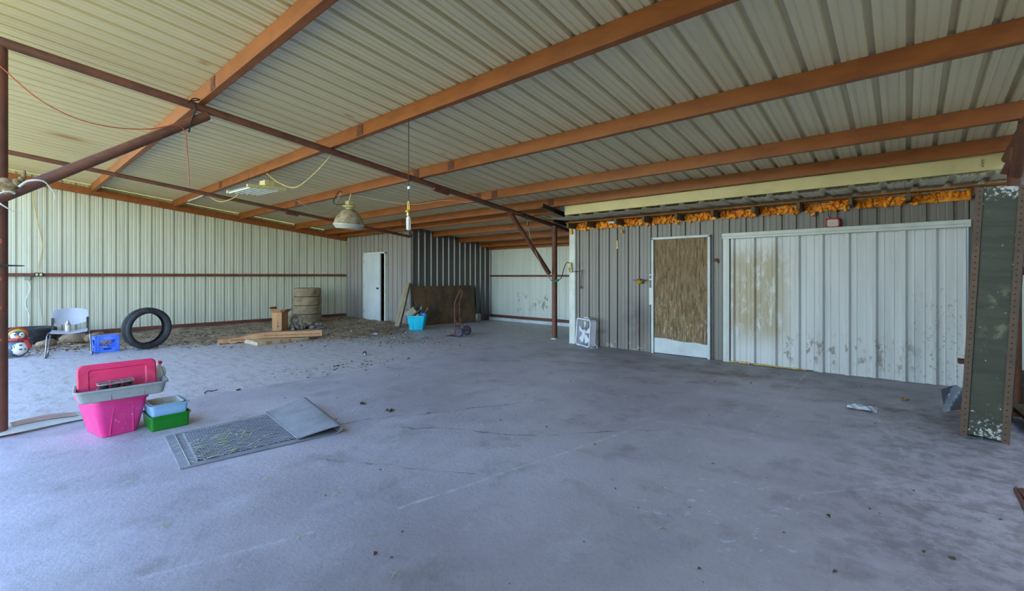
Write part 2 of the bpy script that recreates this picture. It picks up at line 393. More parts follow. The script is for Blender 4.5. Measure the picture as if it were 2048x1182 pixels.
# ------------------------------------------------------------------ mesh helpers
class MB:
    def __init__(s):
        s.v, s.f = [], []
    def add(s, vs, fs, T=None):
        o = len(s.v)
        s.v += [tuple(T @ Vector(q)) for q in vs] if T is not None else [tuple(q) for q in vs]
        s.f += [tuple(i+o for i in q) for q in fs]
        return s
    def box(s, c, d, T=None, taper=1.0):
        x, y, z = d[0]/2, d[1]/2, d[2]/2
        vs = []
        for k_, zz in ((1.0, -z), (taper, z)):
            vs += [(-x*k_, -y*k_, zz), (x*k_, -y*k_, zz), (x*k_, y*k_, zz), (-x*k_, y*k_, zz)]
        R = Matrix.Translation(Vector(c)) @ (T if T is not None else Matrix.Identity(4))
        return s.add(vs, [(3, 2, 1, 0), (4, 5, 6, 7), (0, 1, 5, 4), (1, 2, 6, 5), (2, 3, 7, 6), (3, 0, 4, 7)], R)
    def tube(s, pts, r, n=8, cap=True):
        pts = [Vector(q) for q in pts]
        rs = r if isinstance(r, (list, tuple)) else [r]*len(pts)
        o = len(s.v)
        prev = None
        for i, q in enumerate(pts):
            t = (pts[min(i+1, len(pts)-1)]-pts[max(i-1, 0)]).normalized()
            if prev is None:
                up = Vector((0, 0, 1)) if abs(t.z) < 0.9 else Vector((1, 0, 0))
                a = t.cross(up).normalized()
            else:
                a = (prev-t*prev.dot(t)).normalized()
            prev = a
            b = t.cross(a)
            for j in range(n):
                w = 2*PI*j/n
                s.v.append(tuple(q+(a*math.cos(w)+b*math.sin(w))*rs[i]))
        for i in range(len(pts)-1):
            for j in range(n):
                s.f.append((o+i*n+j, o+i*n+(j+1) % n, o+(i+1)*n+(j+1) % n, o+(i+1)*n+j))
        if cap:
            s.f.append(tuple(o+j for j in range(n))[::-1])
            e = o+(len(pts)-1)*n
            s.f.append(tuple(e+j for j in range(n)))
        return s
    def lathe(s, prof, n=24, T=None, closed=False, flute=None):
        vs, fs = [], []
        m = len(prof)
        for j in range(n):
            w = 2*PI*j/n
            for i, (r, z) in enumerate(prof):
                k_ = 1.0+(flute*math.cos(j*PI) if flute and 0 < i < m-1 else 0.0)
                vs.append((r*k_*math.cos(w), r*k_*math.sin(w), z))
        for j in range(n):
            a, b = j*m, ((j+1) % n)*m
            for i in range(m if closed else m-1):
                i2 = (i+1) % m
                fs.append((a+i, b+i, b+i2, a+i2))
        return s.add(vs, fs, T)
    def ell(s, c, r, nu=16, nv=10, T=None):
        vs, fs = [], []
        for i in range(nv+1):
            th = PI*i/nv
            for j in range(nu):
                w = 2*PI*j/nu
                vs.append((r[0]*math.sin(th)*math.cos(w), r[1]*math.sin(th)*math.sin(w), -r[2]*math.cos(th)))
        for i in range(nv):
            for j in range(nu):
                fs.append((i*nu+j, i*nu+(j+1) % nu, (i+1)*nu+(j+1) % nu, (i+1)*nu+j))
        return s.add(vs, fs, Matrix.Translation(Vector(c)) @ (T if T is not None else Matrix.Identity(4)))
    def prism(s, poly, h, T=None, z0=0.0):
        n = len(poly)
        vs = [(x, y, z0) for x, y in poly]+[(x, y, z0+h) for x, y in poly]
        fs = [tuple(range(n))[::-1], tuple(range(n, 2*n))]+[(i, (i+1) % n, n+(i+1) % n, n+i) for i in range(n)]
        return s.add(vs, fs, T)
    def grid(s, nu, nv, f, th=0.0, T=None):
        """surface f(u,v); th > 0 gives it thickness along -z of f's own normal (approximated)"""
        P = [[Vector(f(i/nu, j/nv)) for j in range(nv+1)] for i in range(nu+1)]
        vs, fs = [], []
        def nrm(i, j):
            a = P[min(i+1, nu)][j]-P[max(i-1, 0)][j]
            b = P[i][min(j+1, nv)]-P[i][max(j-1, 0)]
            q = a.cross(b)
            return q.normalized() if q.length > 1e-9 else Vector((0, 0, 1))
        for i in range(nu+1):
            for j in range(nv+1):
                vs.append(P[i][j])
        w = nv+1
        for i in range(nu):
            for j in range(nv):
                fs.append((i*w+j, (i+1)*w+j, (i+1)*w+j+1, i*w+j+1))
        if th:
            o = len(vs)
            for i in range(nu+1):
                for j in range(nv+1):
                    vs.append(P[i][j]-nrm(i, j)*th)
            for i in range(nu):
                for j in range(nv):
                    fs.append((o+i*w+j, o+i*w+j+1, o+(i+1)*w+j+1, o+(i+1)*w+j))
            for i in range(nu):
                fs.append((i*w, o+i*w, o+(i+1)*w, (i+1)*w))
                fs.append((i*w+nv, (i+1)*w+nv, o+(i+1)*w+nv, o+i*w+nv))
            for j in range(nv):
                fs.append((j, j+1, o+j+1, o+j))
                fs.append((nu*w+j, o+nu*w+j, o+nu*w+j+1, nu*w+j+1))
        return s.add(vs, fs, T)
    def build(s, name, m, parent=None, smooth=True, bevel=0.0, loc=None, ang=35):
        me = bpy.data.meshes.new(name)
        L = Vector(loc) if loc is not None else None
        me.from_pydata([tuple(Vector(q)-L) for q in s.v] if L is not None else s.v, [], s.f)
        me.update()
        if smooth:
            me.polygons.foreach_set('use_smooth', [True]*len(me.polygons))
            me.set_sharp_from_angle(angle=math.radians(ang))
        o = bpy.data.objects.new(name, me)
        me.materials.append(M[m])
        C.objects.link(o)
        if parent is not None:
            o.parent = parent
        if L is not None:
            o.location = L
        if bevel:
            b = o.modifiers.new('edge', 'BEVEL')
            b.width = bevel
            b.segments = 2
            b.limit_method = 'ANGLE'
        return o

def tag(o, label, cat, group=None, kind=None):
    o['label'] = label
    o['category'] = cat
    if group:
        o['group'] = group
    if kind:
        o['kind'] = kind
    return o

def thing(name, label, cat, loc=(0, 0, 0), rot=(0, 0, 0), group=None):
    o = bpy.data.objects.new(name, None)
    o.empty_display_size = 0.1
    C.objects.link(o)
    o.location = loc
    o.rotation_euler = rot if isinstance(rot, (tuple, list)) else (0, 0, rot)
    return tag(o, label, cat, group)

def copy_thing(src, label=None):
    kids = [(x, [y for y in bpy.data.objects if y.parent == x]) for x in bpy.data.objects if x.parent == src]
    r_ = src.copy()
    C.objects.link(r_)
    if label:
        r_['label'] = label
    for x, ys in kids:
        a = x.copy()
        C.objects.link(a)
        a.parent = r_
        for y in ys:
            b = y.copy()
            C.objects.link(b)
            b.parent = a
    return r_

def structure(name, mb=None, m=None, loc=None):
    if mb is None:
        o = bpy.data.objects.new(name, None)
        C.objects.link(o)
        if loc:
            o.location = loc
    else:
        o = mb.build(name, m)
    o['kind'] = 'structure'
    return o

def text(name, body, size, m, parent, loc, rot, depth=0.0006):
    cu = bpy.data.curves.new(name, 'FONT')
    cu.body = body
    cu.size = size
    cu.extrude = depth
    cu.align_x = 'CENTER'
    cu.align_y = 'CENTER'
    tmp = bpy.data.objects.new('tmp', cu)
    me = bpy.data.meshes.new_from_object(tmp)
    bpy.data.objects.remove(tmp)
    me.materials.clear()
    me.materials.append(M[m])
    o = bpy.data.objects.new(name, me)
    C.objects.link(o)
    o.parent = parent
    o.location = loc
    o.rotation_euler = rot
    return o

def spline(pts, n=8):
    """smooth curve through the points"""
    P = [Vector(q) for q in pts]
    out = []
    for i in range(len(P)-1):
        a, b, c_, d = P[max(i-1, 0)], P[i], P[i+1], P[min(i+2, len(P)-1)]
        for j in range(n):
            t = j/n
            out.append(0.5*((2*b)+(c_-a)*t+(2*a-5*b+4*c_-d)*t*t+(3*b-a-3*c_+d)*t**3))
    out.append(P[-1])
    return out

def rib_profile(width, pitch, depth, base, top, minor=0.004, first=0.035, nminor=2):
    out = [(0.0, 0.0)]
    c_ = first
    while c_+base/2 < width-0.001:
        out += [(c_-base/2, 0.0), (c_-top/2, depth), (c_+top/2, depth), (c_+base/2, 0.0)]
        for q in range(nminor):
            u = c_+pitch*(q+1)/(nminor+1)
            if minor and u+0.012 < width:
                out += [(u-0.011, 0.0), (u-0.004, minor), (u+0.004, minor), (u+0.011, 0.0)]
        c_ += pitch
    out.append((width, 0.0))
    return out

def sheet_mesh(prof, v0, v1, fmap, th=0.0012):
    """a ribbed sheet: profile (u,d) swept from v0(u) to v1(u); fmap puts (u,d,v) in space"""
    mb = MB()
    n = len(prof)
    vs = []
    for side in (0, 1):
        for fv in (v0, v1):
            for (u, d) in prof:
                vs.append(fmap(u, d+side*th, fv(u)))
    fs = []
    for i in range(n-1):
        fs.append((i, i+1, n+i+1, n+i))
        fs.append((2*n+i, 3*n+i, 3*n+i+1, 2*n+i+1))
        fs.append((i, 2*n+i, 2*n+i+1, i+1))
        fs.append((n+i, n+i+1, 3*n+i+1, 3*n+i))
    fs += [(0, n, 3*n, 2*n), (n-1, 3*n-1, 4*n-1, 2*n-1)]
    mb.add(vs, fs)
    return mb

ROOF = 3.563
SL = 0.110
def roof_z(y):
    return ROOF-SL*y
def purlin_z(y):
    return ROOF-0.155-SL*y

# boundary of the loose earth along the pale wall, and its height
XB = [(-1.5, -12.3), (0.0, -11.9), (1.2, -11.65), (1.9, -11.25), (2.4, -10.7), (3.2, -10.2), (4.2, -9.5), (5.0, -9.0), (5.8, -8.75), (6.6, -9.1), (7.2, -9.6), (7.6, -10.0), (9, -10.0)]
def xb(y):
    for (a, xa), (b, xb_) in zip(XB, XB[1:]):
        if a <= y <= b:
            return xa+(xb_-xa)*(y-a)/(b-a)
    return XB[0][1] if y < XB[0][0] else XB[-1][1]
def earth_h(x, y):
    t = max(0.0, min(1.0, (xb(y)-x)/1.3))
    return 0.05*t*t*(3-2*t)

# ------------------------------------------------------------------ setting: ground, floor
g = MB().grid(1, 1, lambda u, v: (-90+150*u, -90+190*v, -0.22), 0.0)
o = g.build('ground_outside', 'grassdry', smooth=False)
o['kind'] = 'structure'
def dip(x, y):
    a = max(0.0, min(1.0, (y-8.3)/2.0))
    return -0.07*a*a*(3-2*a) if x < -5.2 else 0.0
fl = MB()
fl.grid(40, 40, lambda u, v: (-14.1+16.0*u, -1.6+12.8*v, dip(-14.1+16.0*u, -1.6+12.8*v)), 0.12)
# grid() lays its thickness downwards here
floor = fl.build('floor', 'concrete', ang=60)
floor['kind'] = 'structure'

# ------------------------------------------------------------------ setting: roof sheets
ceiling = structure('ceiling')
PW = 0.885
prof_roof = rib_profile(PW+0.02, PW/4, 0.038, 0.052, 0.030, 0.006, first=0.045)
x0 = -2.45-PW*14
for i in range(18):
    lift = 0.0035*(i % 2)
    xs = x0+i*PW
    mb = sheet_mesh(prof_roof, lambda u: -0.35, lambda u: 11.05,
                    lambda u, d, v_: (u, v_, roof_z(v_)+d))
    o = mb.build('roof_sheet', 'sheet_roof', ceiling, ang=20)
    o.location = (xs, 0, lift)

# ------------------------------------------------------------------ setting: walls of ribbed sheet
prof9 = rib_profile(PW+0.015, PW/4, 0.034, 0.046, 0.024, 0.005, first=0.03)
prof_char = rib_profile(PW+0.015, PW/4, 0.036, 0.060, 0.016, 0.0, first=0.04, nminor=0)
def wall_run(parent, m, axis, fixed, a, b, zlo, ztop, sign, width=PW, prof=prof9, skip=None, stagger=0.002):
    """sheets side by side along x (axis 0) or y (axis 1); sign = direction of the ribs off the wall face"""
    n = max(1, math.ceil((b-a)/width-0.03))
    for i in range(n):
        s0 = a+i*width
        pr = [(u, d) for u, d in prof if s0+u <= b+0.02]
        if len(pr) < 2:
            continue
        if s0+pr[-1][0] < b-0.001 and pr[-1][0] < width:
            pr.append((min(width, b-s0), 0.0))
        off = stagger*(i % 2)
        if axis == 1:
            fm = lambda u, d, z, s0=s0, off=off: (fixed+sign*(d+off), s0+u, z)
        else:
            fm = lambda u, d, z, s0=s0, off=off: (s0+u, fixed+sign*(d+off), z)
        mb = sheet_mesh(pr, lambda u, s0=s0: zlo(s0+u), lambda u, s0=s0: ztop(s0+u), fm)
        mb.build('sheet_panel', m, parent, ang=20)

XL = -13.75
wl = structure('wall_left')
wall_run(wl, 'sheet_left', 1, XL, -0.75, 10.9, lambda y: -0.03, lambda y: roof_z(y)-0.004, -1)
def girt(parent, axis, fixed, a, b, z, h, d, name='girt', m='girt', toward=1):
    mb = MB()
    # a C-section: web off the wall plus two lips
    if axis == 1:
        mb.box((fixed+toward*d/2, (a+b)/2, z+h/2-0.003), (d, b-a, 0.006))
        mb.box((fixed+toward*d/2, (a+b)/2, z-h/2+0.003), (d, b-a, 0.006))
        mb.box((fixed+toward*(d-0.003), (a+b)/2, z), (0.006, b-a, h))
    else:
        mb.box(((a+b)/2, fixed+toward*d/2, z+h/2-0.003), (b-a, d, 0.006))
        mb.box(((a+b)/2, fixed+toward*d/2, z-h/2+0.003), (b-a, d, 0.006))
        mb.box(((a+b)/2, fixed+toward*(d-0.003), z), (b-a, 0.006, h))
    return mb.build(name, m, parent, smooth=False)
girt(wl, 1, XL+0.004, -0.7, 7.58, 1.385, 0.065, 0.07)
girt(wl, 1, XL+0.004, -0.7, 7.58, 0.115, 0.075, 0.07)
# sloping rust-red angle that closes the top of the wall
mb = MB()
for (za, zb) in ((-0.238, -0.085),):
    mb.add([(XL+0.01, -0.7, roof_z(-0.7)+za), (XL+0.09, -0.7, roof_z(-0.7)+za), (XL+0.09, -0.7, roof_z(-0.7)+zb), (XL+0.01, -0.7, roof_z(-0.7)+zb),
            (XL+0.01, 7.6, roof_z(7.6)+za), (XL+0.09, 7.6, roof_z(7.6)+za), (XL+0.09, 7.6, roof_z(7.6)+zb), (XL+0.01, 7.6, roof_z(7.6)+zb)],
           [(0, 1, 2, 3), (7, 6, 5, 4), (0, 4, 5, 1), (1, 5, 6, 2), (2, 6, 7, 3), (3, 7, 4, 0)])
mb.build('rafter_channel', 'purlin', wl, smooth=False)

# store room: taupe front with a white door, charcoal side
YA, XBW = 7.62, -10.28
wa = structure('wall_store_front')
DX0, DX1, DZ = -12.60, -11.42, 2.07
zt = lambda x: roof_z(YA)-0.004
wall_run(wa, 'sheet_taupe', 0, YA, XL+0.03, DX0, lambda x: -0.02, zt, 1)
wall_run(wa, 'sheet_taupe', 0, YA, DX0, DX1, lambda x: DZ, zt, 1, width=DX1-DX0, prof=rib_profile(DX1-DX0, PW/4, 0.03, 0.044, 0.018, 0.004, first=0.06))
wall_run(wa, 'sheet_taupe', 0, YA, DX1, XBW, lambda x: -0.02, zt, 1, width=(XBW-DX1)/1.0, prof=rib_profile(XBW-DX1, PW/4, 0.03, 0.044, 0.018, 0.004, first=0.06))
wbs = structure('wall_store_side')
wall_run(wbs, 'sheet_char', 1, XBW, YA, 10.8, lambda y: -0.08, lambda y: roof_z(y)-0.004, 1, prof=prof_char)
mb = MB().box((XBW+0.004, YA-0.004, 1.29), (0.05, 0.05, 2.6))
mb.build('corner_trim', 'sheet_taupe', wbs, smooth=False)
# back wall of the recess
YB = 10.8
wbk = structure('wall_back')
prof_small = rib_profile(PW+0.01, PW/4, 0.008, 0.03, 0.016, 0.003, first=0.03)
wall_run(wbk, 'sheet_back', 0, YB, XL, 1.58, lambda x: -0.10, lambda x: roof_z(YB)-0.004, 1, prof=prof_small)
girt(wbk, 0, YB-0.004, XBW+0.02, -5.1, 1.365, 0.055, 0.06, toward=-1)
girt(wbk, 0, YB-0.004, XBW+0.02, -5.1, 0.075, 0.07, 0.06, toward=-1)
mb = MB().box(((XBW-5.1)/2, YB-0.05, -0.02), (-5.1-XBW-0.02, 0.1, 0.10))
mb.build('light_leak_strip', 'whitepaint', wbk, smooth=False, bevel=0.01)  # white strip stands in for sunlight leaking in below the girt

# office box: grey ribbed front with openings, return side, corner trim
YF = 7.75
ZF = 2.40
wf = structure('wall_office_front')
full = lambda x: ZF
PD0, PD1, PDZ = -3.40, -2.40, 2.035
SD0, SD1, SDZ = -2.18, 0.58, 2.03
low = lambda x: -0.01
wall_run(wf, 'sheet_grey', 0, YF, -5.07, PD0, low, full, 1, width=(PD0+5.07)/2, prof=rib_profile((PD0+5.07)/2+0.01, PW/4, 0.028, 0.036, 0.016, 0.004, first=0.15))
wall_run(wf, 'sheet_grey', 0, YF, PD0, PD1, lambda x: PDZ, full, 1, width=PD1-PD0, prof=rib_profile(PD1-PD0, 0.245, 0.028, 0.04, 0.02, 0.003, first=0.10))
wall_run(wf, 'sheet_grey', 0, YF, PD1, SD0, low, full, 1, width=SD0-PD1, prof=[(0, 0), (0.03, 0), (0.04, 0.02), (0.055, 0.02), (0.065, 0), (0.11, 0), (0.115, 0.004), (0.125, 0.004), (0.13, 0), (0.17, 0), (0.175, 0.004), (0.185, 0.004), (0.19, 0), (0.22, 0)])
wall_run(wf, 'sheet_grey', 0, YF, SD0, SD1, lambda x: SDZ, full, 1, width=(SD1-SD0)/3, prof=rib_profile((SD1-SD0)/3+0.01, 0.245, 0.028, 0.04, 0.02, 0.004, first=0.07))
wall_run(wf, 'sheet_grey', 0, YF, SD1, 0.86, low, full, 1, width=0.86-SD1, prof=rib_profile(0.86-SD1, PW/4, 0.028, 0.036, 0.016, 0.004, first=0.09))
wall_run(wf, 'sheet_back', 0, YF-0.01, 0.86, 1.6, low, lambda x: 2.62, 1, width=0.74, prof=rib_profile(0.74, 0.10, 0.02, 0.04, 0.02, 0.0, first=0.06, nminor=0))
mb = MB().box((-5.075, YF-0.02, 1.17), (0.13, 0.05, 2.36))
mb.box((-5.005, YF-0.012, 1.17), (0.012, 0.05, 2.36))
mb.build('corner_trim', 'trimwhite', wf, smooth=False, bevel=0.003)
wo_ = structure('wall_office_side')
wall_run(wo_, 'sheet_grey', 1, -5.12, YF, 10.8, lambda y: -0.08, lambda y: roof_z(y)-0.01, 1)
# end wall behind the shelf, unseen, added to darken the right side
wr = structure('wall_right_added')
wall_run(wr, 'sheet_back', 1, 1.55, -0.4, 11.0, lambda y: -0.02, lambda y: roof_z(y)-0.004, 1)

wfr = structure('wall_front_added')  # unseen wall added behind the camera to dim the right-hand side
wall_run(wfr, 'sheet_back', 0, -0.40, -2.5, 1.58, lambda x: -0.02, lambda x: roof_z(-0.35)-0.004, -1)
# doors
d1 = structure('door_1', loc=(DX0, YA, 0))
mb = MB()
mb.box((0.025, -0.01, 1.03), (0.05, 0.12, 2.06))
mb.box((DX1-DX0-0.025, -0.01, 1.03), (0.05, 0.12, 2.06))
mb.box(((DX1-DX0)/2, -0.01, 2.045), (DX1-DX0, 0.12, 0.05))
mb.build('door_frame', 'trimwhite', d1, smooth=False, bevel=0.004)
mb = MB().box(((DX1-DX0-0.14)/2, 0, 1.035), (DX1-DX0-0.14, 0.04, 1.97))
leaf = mb.build('door_leaf', 'doorwhite', d1, smooth=False, bevel=0.003)
leaf.location = (0.052, -0.055, 0)
leaf.rotation_euler = (0, 0, math.radians(-6))
for sgn, nm in ((-1, 'door_knob'),):
    mb = MB().lathe([(0.0, 0.055), (0.022, 0.05), (0.028, 0.035), (0.02, 0.018), (0.01, 0.012), (0.03, 0.006), (0.03, 0.0)], 16, Matrix.Rotation(PI/2, 4, 'X'))
    mb.tube([(-0.05, -0.03, 0.0), (0.0, -0.035, 0.0)], 0.008)
    q = mb.build(nm, 'steel_dark', leaf)
    q.location = (DX1-DX0-0.24, -0.02, 1.0)
for z in (0.3, 1.05, 1.8):
    q = MB().tube([(0, 0, -0.045), (0, 0, 0.045)], 0.008).build('hinge', 'brass', leaf)
    q.location = (0.0, -0.022, z)

d2 = structure('door_2', loc=(PD0, YF, 0))
w = PD1-PD0
mb = MB()
mb.box((0.02, -0.025, 1.01), (0.04, 0.07, 2.03))
mb.box((w-0.02, -0.025, 1.01), (0.04, 0.07, 2.03))
mb.box((w/2, -0.025, 2.018), (w, 0.07, 0.04))
mb.build('door_frame', 'whitepaint', d2, smooth=False, bevel=0.004)
mb = MB().box((w/2, -0.012, 1.02), (w-0.09, 0.03, 1.955))
mb.build('plywood_skin', 'ply_door', d2, smooth=False)
def kick(u, v_):
    top = 0.27-0.025*max(0.0, min(1, (u-0.25)*3))-0.02*max(0.0, min(1, (u-0.8)*8))+0.006*math.sin(u*9)
    return (0.045+(w-0.09)*u, -0.034-0.012*(v_**3)*abs(math.sin(u*6.5)), 0.012+(top-0.012)*v_)
MB().grid(24, 6, kick, 0.0015).build('kick_plate', 'whitepaint', d2)
mb = MB()
for z, h_ in ((1.0, 0.30), (1.38, 0.02), (1.30, 0.02)):
    mb.box((-0.035, -0.012, z), (0.045, 0.008, h_))
q = mb.build('strike_plate', 'trimwhite', d2, smooth=False)

# big white ribbed sliding panel
d3 = structure('door_3', loc=(SD0, 7.66, 0))
w = SD1-SD0
prof12 = rib_profile(0.59, 0.295, 0.034, 0.085, 0.035, 0.004, first=0.085, nminor=2)
for i in range(5):
    s0 = 0.04+i*0.582
    pr = [(u, d) for u, d in prof12 if s0+u <= w-0.02]
    if pr[-1][0] < 0.58:
        pr.append((w-0.02-s0, 0.0))
    sheet_mesh(pr, lambda u, i=i: 0.012+0.006*math.sin(i*2.1), lambda u: 1.955,
               lambda u, d, z, s0=s0, i=i: (s0+u, 0.03-d-0.002*(i % 2), z)).build('sheet_panel', 'sheet_white', d3, ang=20)
mb = MB()
mb.box((0.03, 0.0, 0.99), (0.06, 0.07, 1.97))
mb.box((0.075, -0.02, 0.99), (0.03, 0.03, 1.97))
mb.build('door_stile', 'trimwhite', d3, smooth=False, bevel=0.004)
mb = MB()
mb.box((w/2, -0.02, 2.005), (w+0.02, 0.10, 0.05))
mb.box((w/2, -0.03, 1.962), (w+0.02, 0.05, 0.036))
mb.build('head_rail', 'trimwhite', d3, smooth=False, bevel=0.004)
mb = MB()
for i in range(60):
    u = rnd.random()
    mb.ell((0.02+1.1*u, -0.012+0.01*rnd.random(), 0.012+0.008*rnd.random()), (0.018+0.02*rnd.random(), 0.02, 0.008+0.012*rnd.random()*(1-u)), 8, 5)
q = mb.build('foam_bead', 'yellowcord', d3)
q['kind'] = 'stuff'

# ------------------------------------------------------------------ steel frame
names = ['first', 'second', 'third', 'fourth', 'fifth', 'sixth', 'seventh', 'eighth', 'ninth', 'tenth']
PY = [0.0, 1.50, 3.0, 4.48, 5.97, 6.88, 7.36, 8.37, 9.40, 10.30, 10.70]
notes = [None, 'rust orange roof purlin passing over the red wire, closest to the open front',
         'rust orange roof purlin carrying the black drop cord and the fluorescent fixture',
         'rust orange roof purlin holding the hanging bell-shaped lamp',
         'rust orange roof purlin crossing behind the drop light, two before the cream beam',
         'rust orange roof purlin running just above the cream box beam',
         'rust orange roof purlin passing just above the wall with the white ajar door',
         'rust orange purlin of the deep recess, the one closest to the store room corner',
         'middle rust orange purlin of the deep recess between store room and office',
         'rust orange purlin of the deep recess, second from the pale back wall',
         'rust orange eave purlin lying on top of the pale back wall']
for i, y in enumerate(PY):
    if i == 0:
        continue
    xa = XL+0.01 if y < YA else XBW+0.0
    xz = 1.5 if y < 7 else -5.14
    hh = 0.155
    zb = purlin_z(y)
    if i == 10:
        zb = purlin_z(y)-0.02
    t = 0.006
    L = xz-xa
    cx = (xa+xz)/2
    fw = 0.065
    A = MB()
    yb = y+fw  # flanges point up the picture, web faces the open front
    A.box((cx, y, zb+hh/2), (L, t, hh-0.002))
    A.box((cx, y+fw/2, zb+t/2), (L, fw, t))
    A.box((cx, y+fw/2, zb+hh-SL*fw-t/2-0.004), (L, fw, t))
    A.box((cx, y+fw, zb+0.012), (L, t*0.7, 0.024))
    o = A.build('roof_purlin', 'purlin', smooth=False, loc=(xa, y, zb))
    tag(o, notes[i], 'purlin', 'steel roof purlins')
    # welded splice plates
    for (ii, px_) in ((1, -5.32), (2, -5.07), (3, -5.07), (4, -5.59), (5, -5.0), (3, -5.9), (4, -6.0), (2, -10.2), (3, -10.2), (5, -9.6)):
        if ii == i:
            B = MB().box((0, 0, 0), (0.13, 0.006, 0.125))
            B.box((0.0, -0.004, 0.0), (0.07, 0.006, 0.065))
            q = B.build('splice_plate', 'rust', o, smooth=False)
            q.location = (px_-xa, -0.006, hh/2)

def pipe(name, label, cat, pts, r, m='pipe', n=14, group=None):
    o = MB().tube(pts, r, n).build(name, m, loc=pts[0])
    return tag(o, label, cat, group)
K = 0.977
def near(p):
    return (p[0]*K, p[1]*K, 1.36+(p[2]-1.36)*K)
PX = -5.95*K
pz = lambda y: 3.362-SL*y-0.002
p1 = pipe('rafter_pipe', 'long brown pipe rafter crossing the whole roof from brace to brace', 'pipe',
          [(PX, -0.35, pz(-0.35)), (PX, 3.5, pz(3.5)), (PX, 8.9, pz(8.9))], 0.043)
MB().tube([(0, 5.10, pz(5.10)-pz(-0.35)), (0, 5.42, pz(5.42)-pz(-0.35))], 0.049, 14).build('pipe_coupling', 'rust', p1)
p2z = lambda y: 3.262-SL*0.985*y
p2 = pipe('rafter_pipe', 'thinner brown pipe rafter passing above the hanging bell lamp', 'pipe',
          [(XBW, -0.35, p2z(-0.35)), (XBW, 3.5, p2z(3.5)), (XBW, YA-0.02, p2z(YA-0.02))], 0.036)
MB().tube([(0, 4.62, p2z(4.62)-p2z(-0.35)), (0, 4.9, p2z(4.9)-p2z(-0.35))], 0.041, 14).build('pipe_coupling', 'rust', p2)
mb = MB().box((0, 0, 0), (0.16, 0.05, 0.05)).box((0, 0, 0.06), (0.04, 0.04, 0.10))
q = mb.build('end_bracket', 'rust', p2, smooth=False)
q.location = (0.0, 7.93, p2z(7.6)-p2z(-0.35)+0.03)

post1 = thing('pipe_post', 'brown scratched steel pipe post standing by the bent cardboard', 'post', (-5.86, 0.052, 0))
MB().tube([(0, 0, 0.0), (0, 0, 1.7), (0, 0, pz(0.09)-0.04)], 0.062, 16).build('post_tube', 'pipe', post1)
for z, hgt in ((1.05, 0.03), (1.62, 0.04), (0.78, 0.02), (1.30, 0.03)):
    MB().grid(4, 3, lambda u, v_: (0.0632*math.cos(-0.9+u*1.3), 0.0632*math.sin(-0.9+u*1.3), z+(v_-0.5)*hgt+0.04*u), 0.0008).build('paint_scrape', 'redcord', post1)
MB().box((0, 0, 0.006), (0.2, 0.2, 0.012)).build('base_plate', 'rust', post1, smooth=False)
pipe('pipe_brace', 'thick slanting brown pipe brace holding the antlers, by the scratched post', 'brace', [near((-5.95, 0.05, 2.03)), near((-5.95, 1.62, 3.17))], 0.048)
post2 = thing('pipe_post', 'brown pipe post with white-flecked foot in front of the recess', 'post', (-5.70, 7.98, 0))
MB().tube([(0, 0, 0.0), (0, 0, 1.2), (0, 0, pz(8.1)-0.03)], 0.058, 16).build('post_tube', 'pipe', post2)
MB().lathe([(0.0, 0.03), (0.066, 0.03), (0.075, 0.008), (0.10, 0.0)], 14).build('mortar_collar', 'trimwhite', post2)
pipe('pipe_brace', 'slanting brown pipe brace welded to the post before the recess', 'brace', [near((-5.9, 8.06, 1.42)), near((-5.94, 6.80, 2.62))], 0.046)
post3 = pipe('pipe_post', 'dark brown pipe post rising behind the olive shelf unit', 'post', [(0.805, 6.55, 0), (0.805, 6.55, 2.63)], 0.050)
pipe('pipe_brace', 'short dark brown pipe brace above the olive shelf unit', 'brace', [(0.815, 6.53, 2.34), (0.80, 5.95, 2.72)], 0.048)
pipe('rafter_pipe', 'dark brown pipe rafter over the olive shelf unit, almost out of sight', 'pipe',
     [(0.81, -0.35, pz(-0.35)), (0.81, 3.5, pz(3.5)), (0.81, 7.2, pz(7.2))], 0.043)
mb = MB().box((0, 0, 0), (0.05, 0.012, 0.13), Matrix.Rotation(math.radians(20), 4, 'Y'))
q = mb.build('gusset_plate', 'rust', post3, smooth=False)
q.location = (-0.055, -0.03, 2.42)

# cream box beam over the office front
bm_ = thing('box_beam', 'long cream painted steel beam above the office front', 'beam', (-4.76, 7.0, 2.49))
MB().box((2.78, 0.05, 0.083), (5.56, 0.10, 0.166)).build('beam_body', 'beam', bm_, smooth=False, bevel=0.004)
MB().box((-0.004, 0.05, 0.083), (0.008, 0.11, 0.175)).build('end_plate', 'paper', bm_, smooth=False)
MB().box((2.62, -0.001, 0.083), (0.006, 0.004, 0.166)).build('weld_seam', 'beam', bm_, smooth=False)
mb = MB()
for i in range(9):
    mb.box((5.39+0.008*math.sin(i*2.2), -0.002, 0.045+0.010*i), (0.018+0.01*math.sin(i*3.7), 0.003, 0.005), Matrix.Rotation(0.5*math.sin(i*1.7), 4, 'Y'))
mb.build('marker_writing', 'darkjunk', bm_, smooth=False)
mb = MB().box((0, 0, 0), (0.06, 1.05, 0.012)).box((0.027, 0, 0.03), (0.006, 1.05, 0.07))
o = mb.build('steel_angle', 'steel_dark', smooth=False)
o.location = (-4.95, 7.05, 2.535)
o.rotation_euler = (math.atan(-0.128), 0, 0)
tag(o, 'dark steel angle sticking out past the cream beam end', 'angle iron')
mb = MB().box((0, 0, 0), (0.012, 0.62, 0.12)).box((0.03, 0, 0.055), (0.06, 0.62, 0.01)).box((0.03, 0, -0.055), (0.06, 0.62, 0.01))
o = mb.build('steel_channel', 'steel_dark', smooth=False)
o.location = (-5.22, 7.58, 2.425)
o.rotation_euler = (-0.12, 0, 0)
tag(o, 'black steel channel between the recess post and the office corner', 'channel')

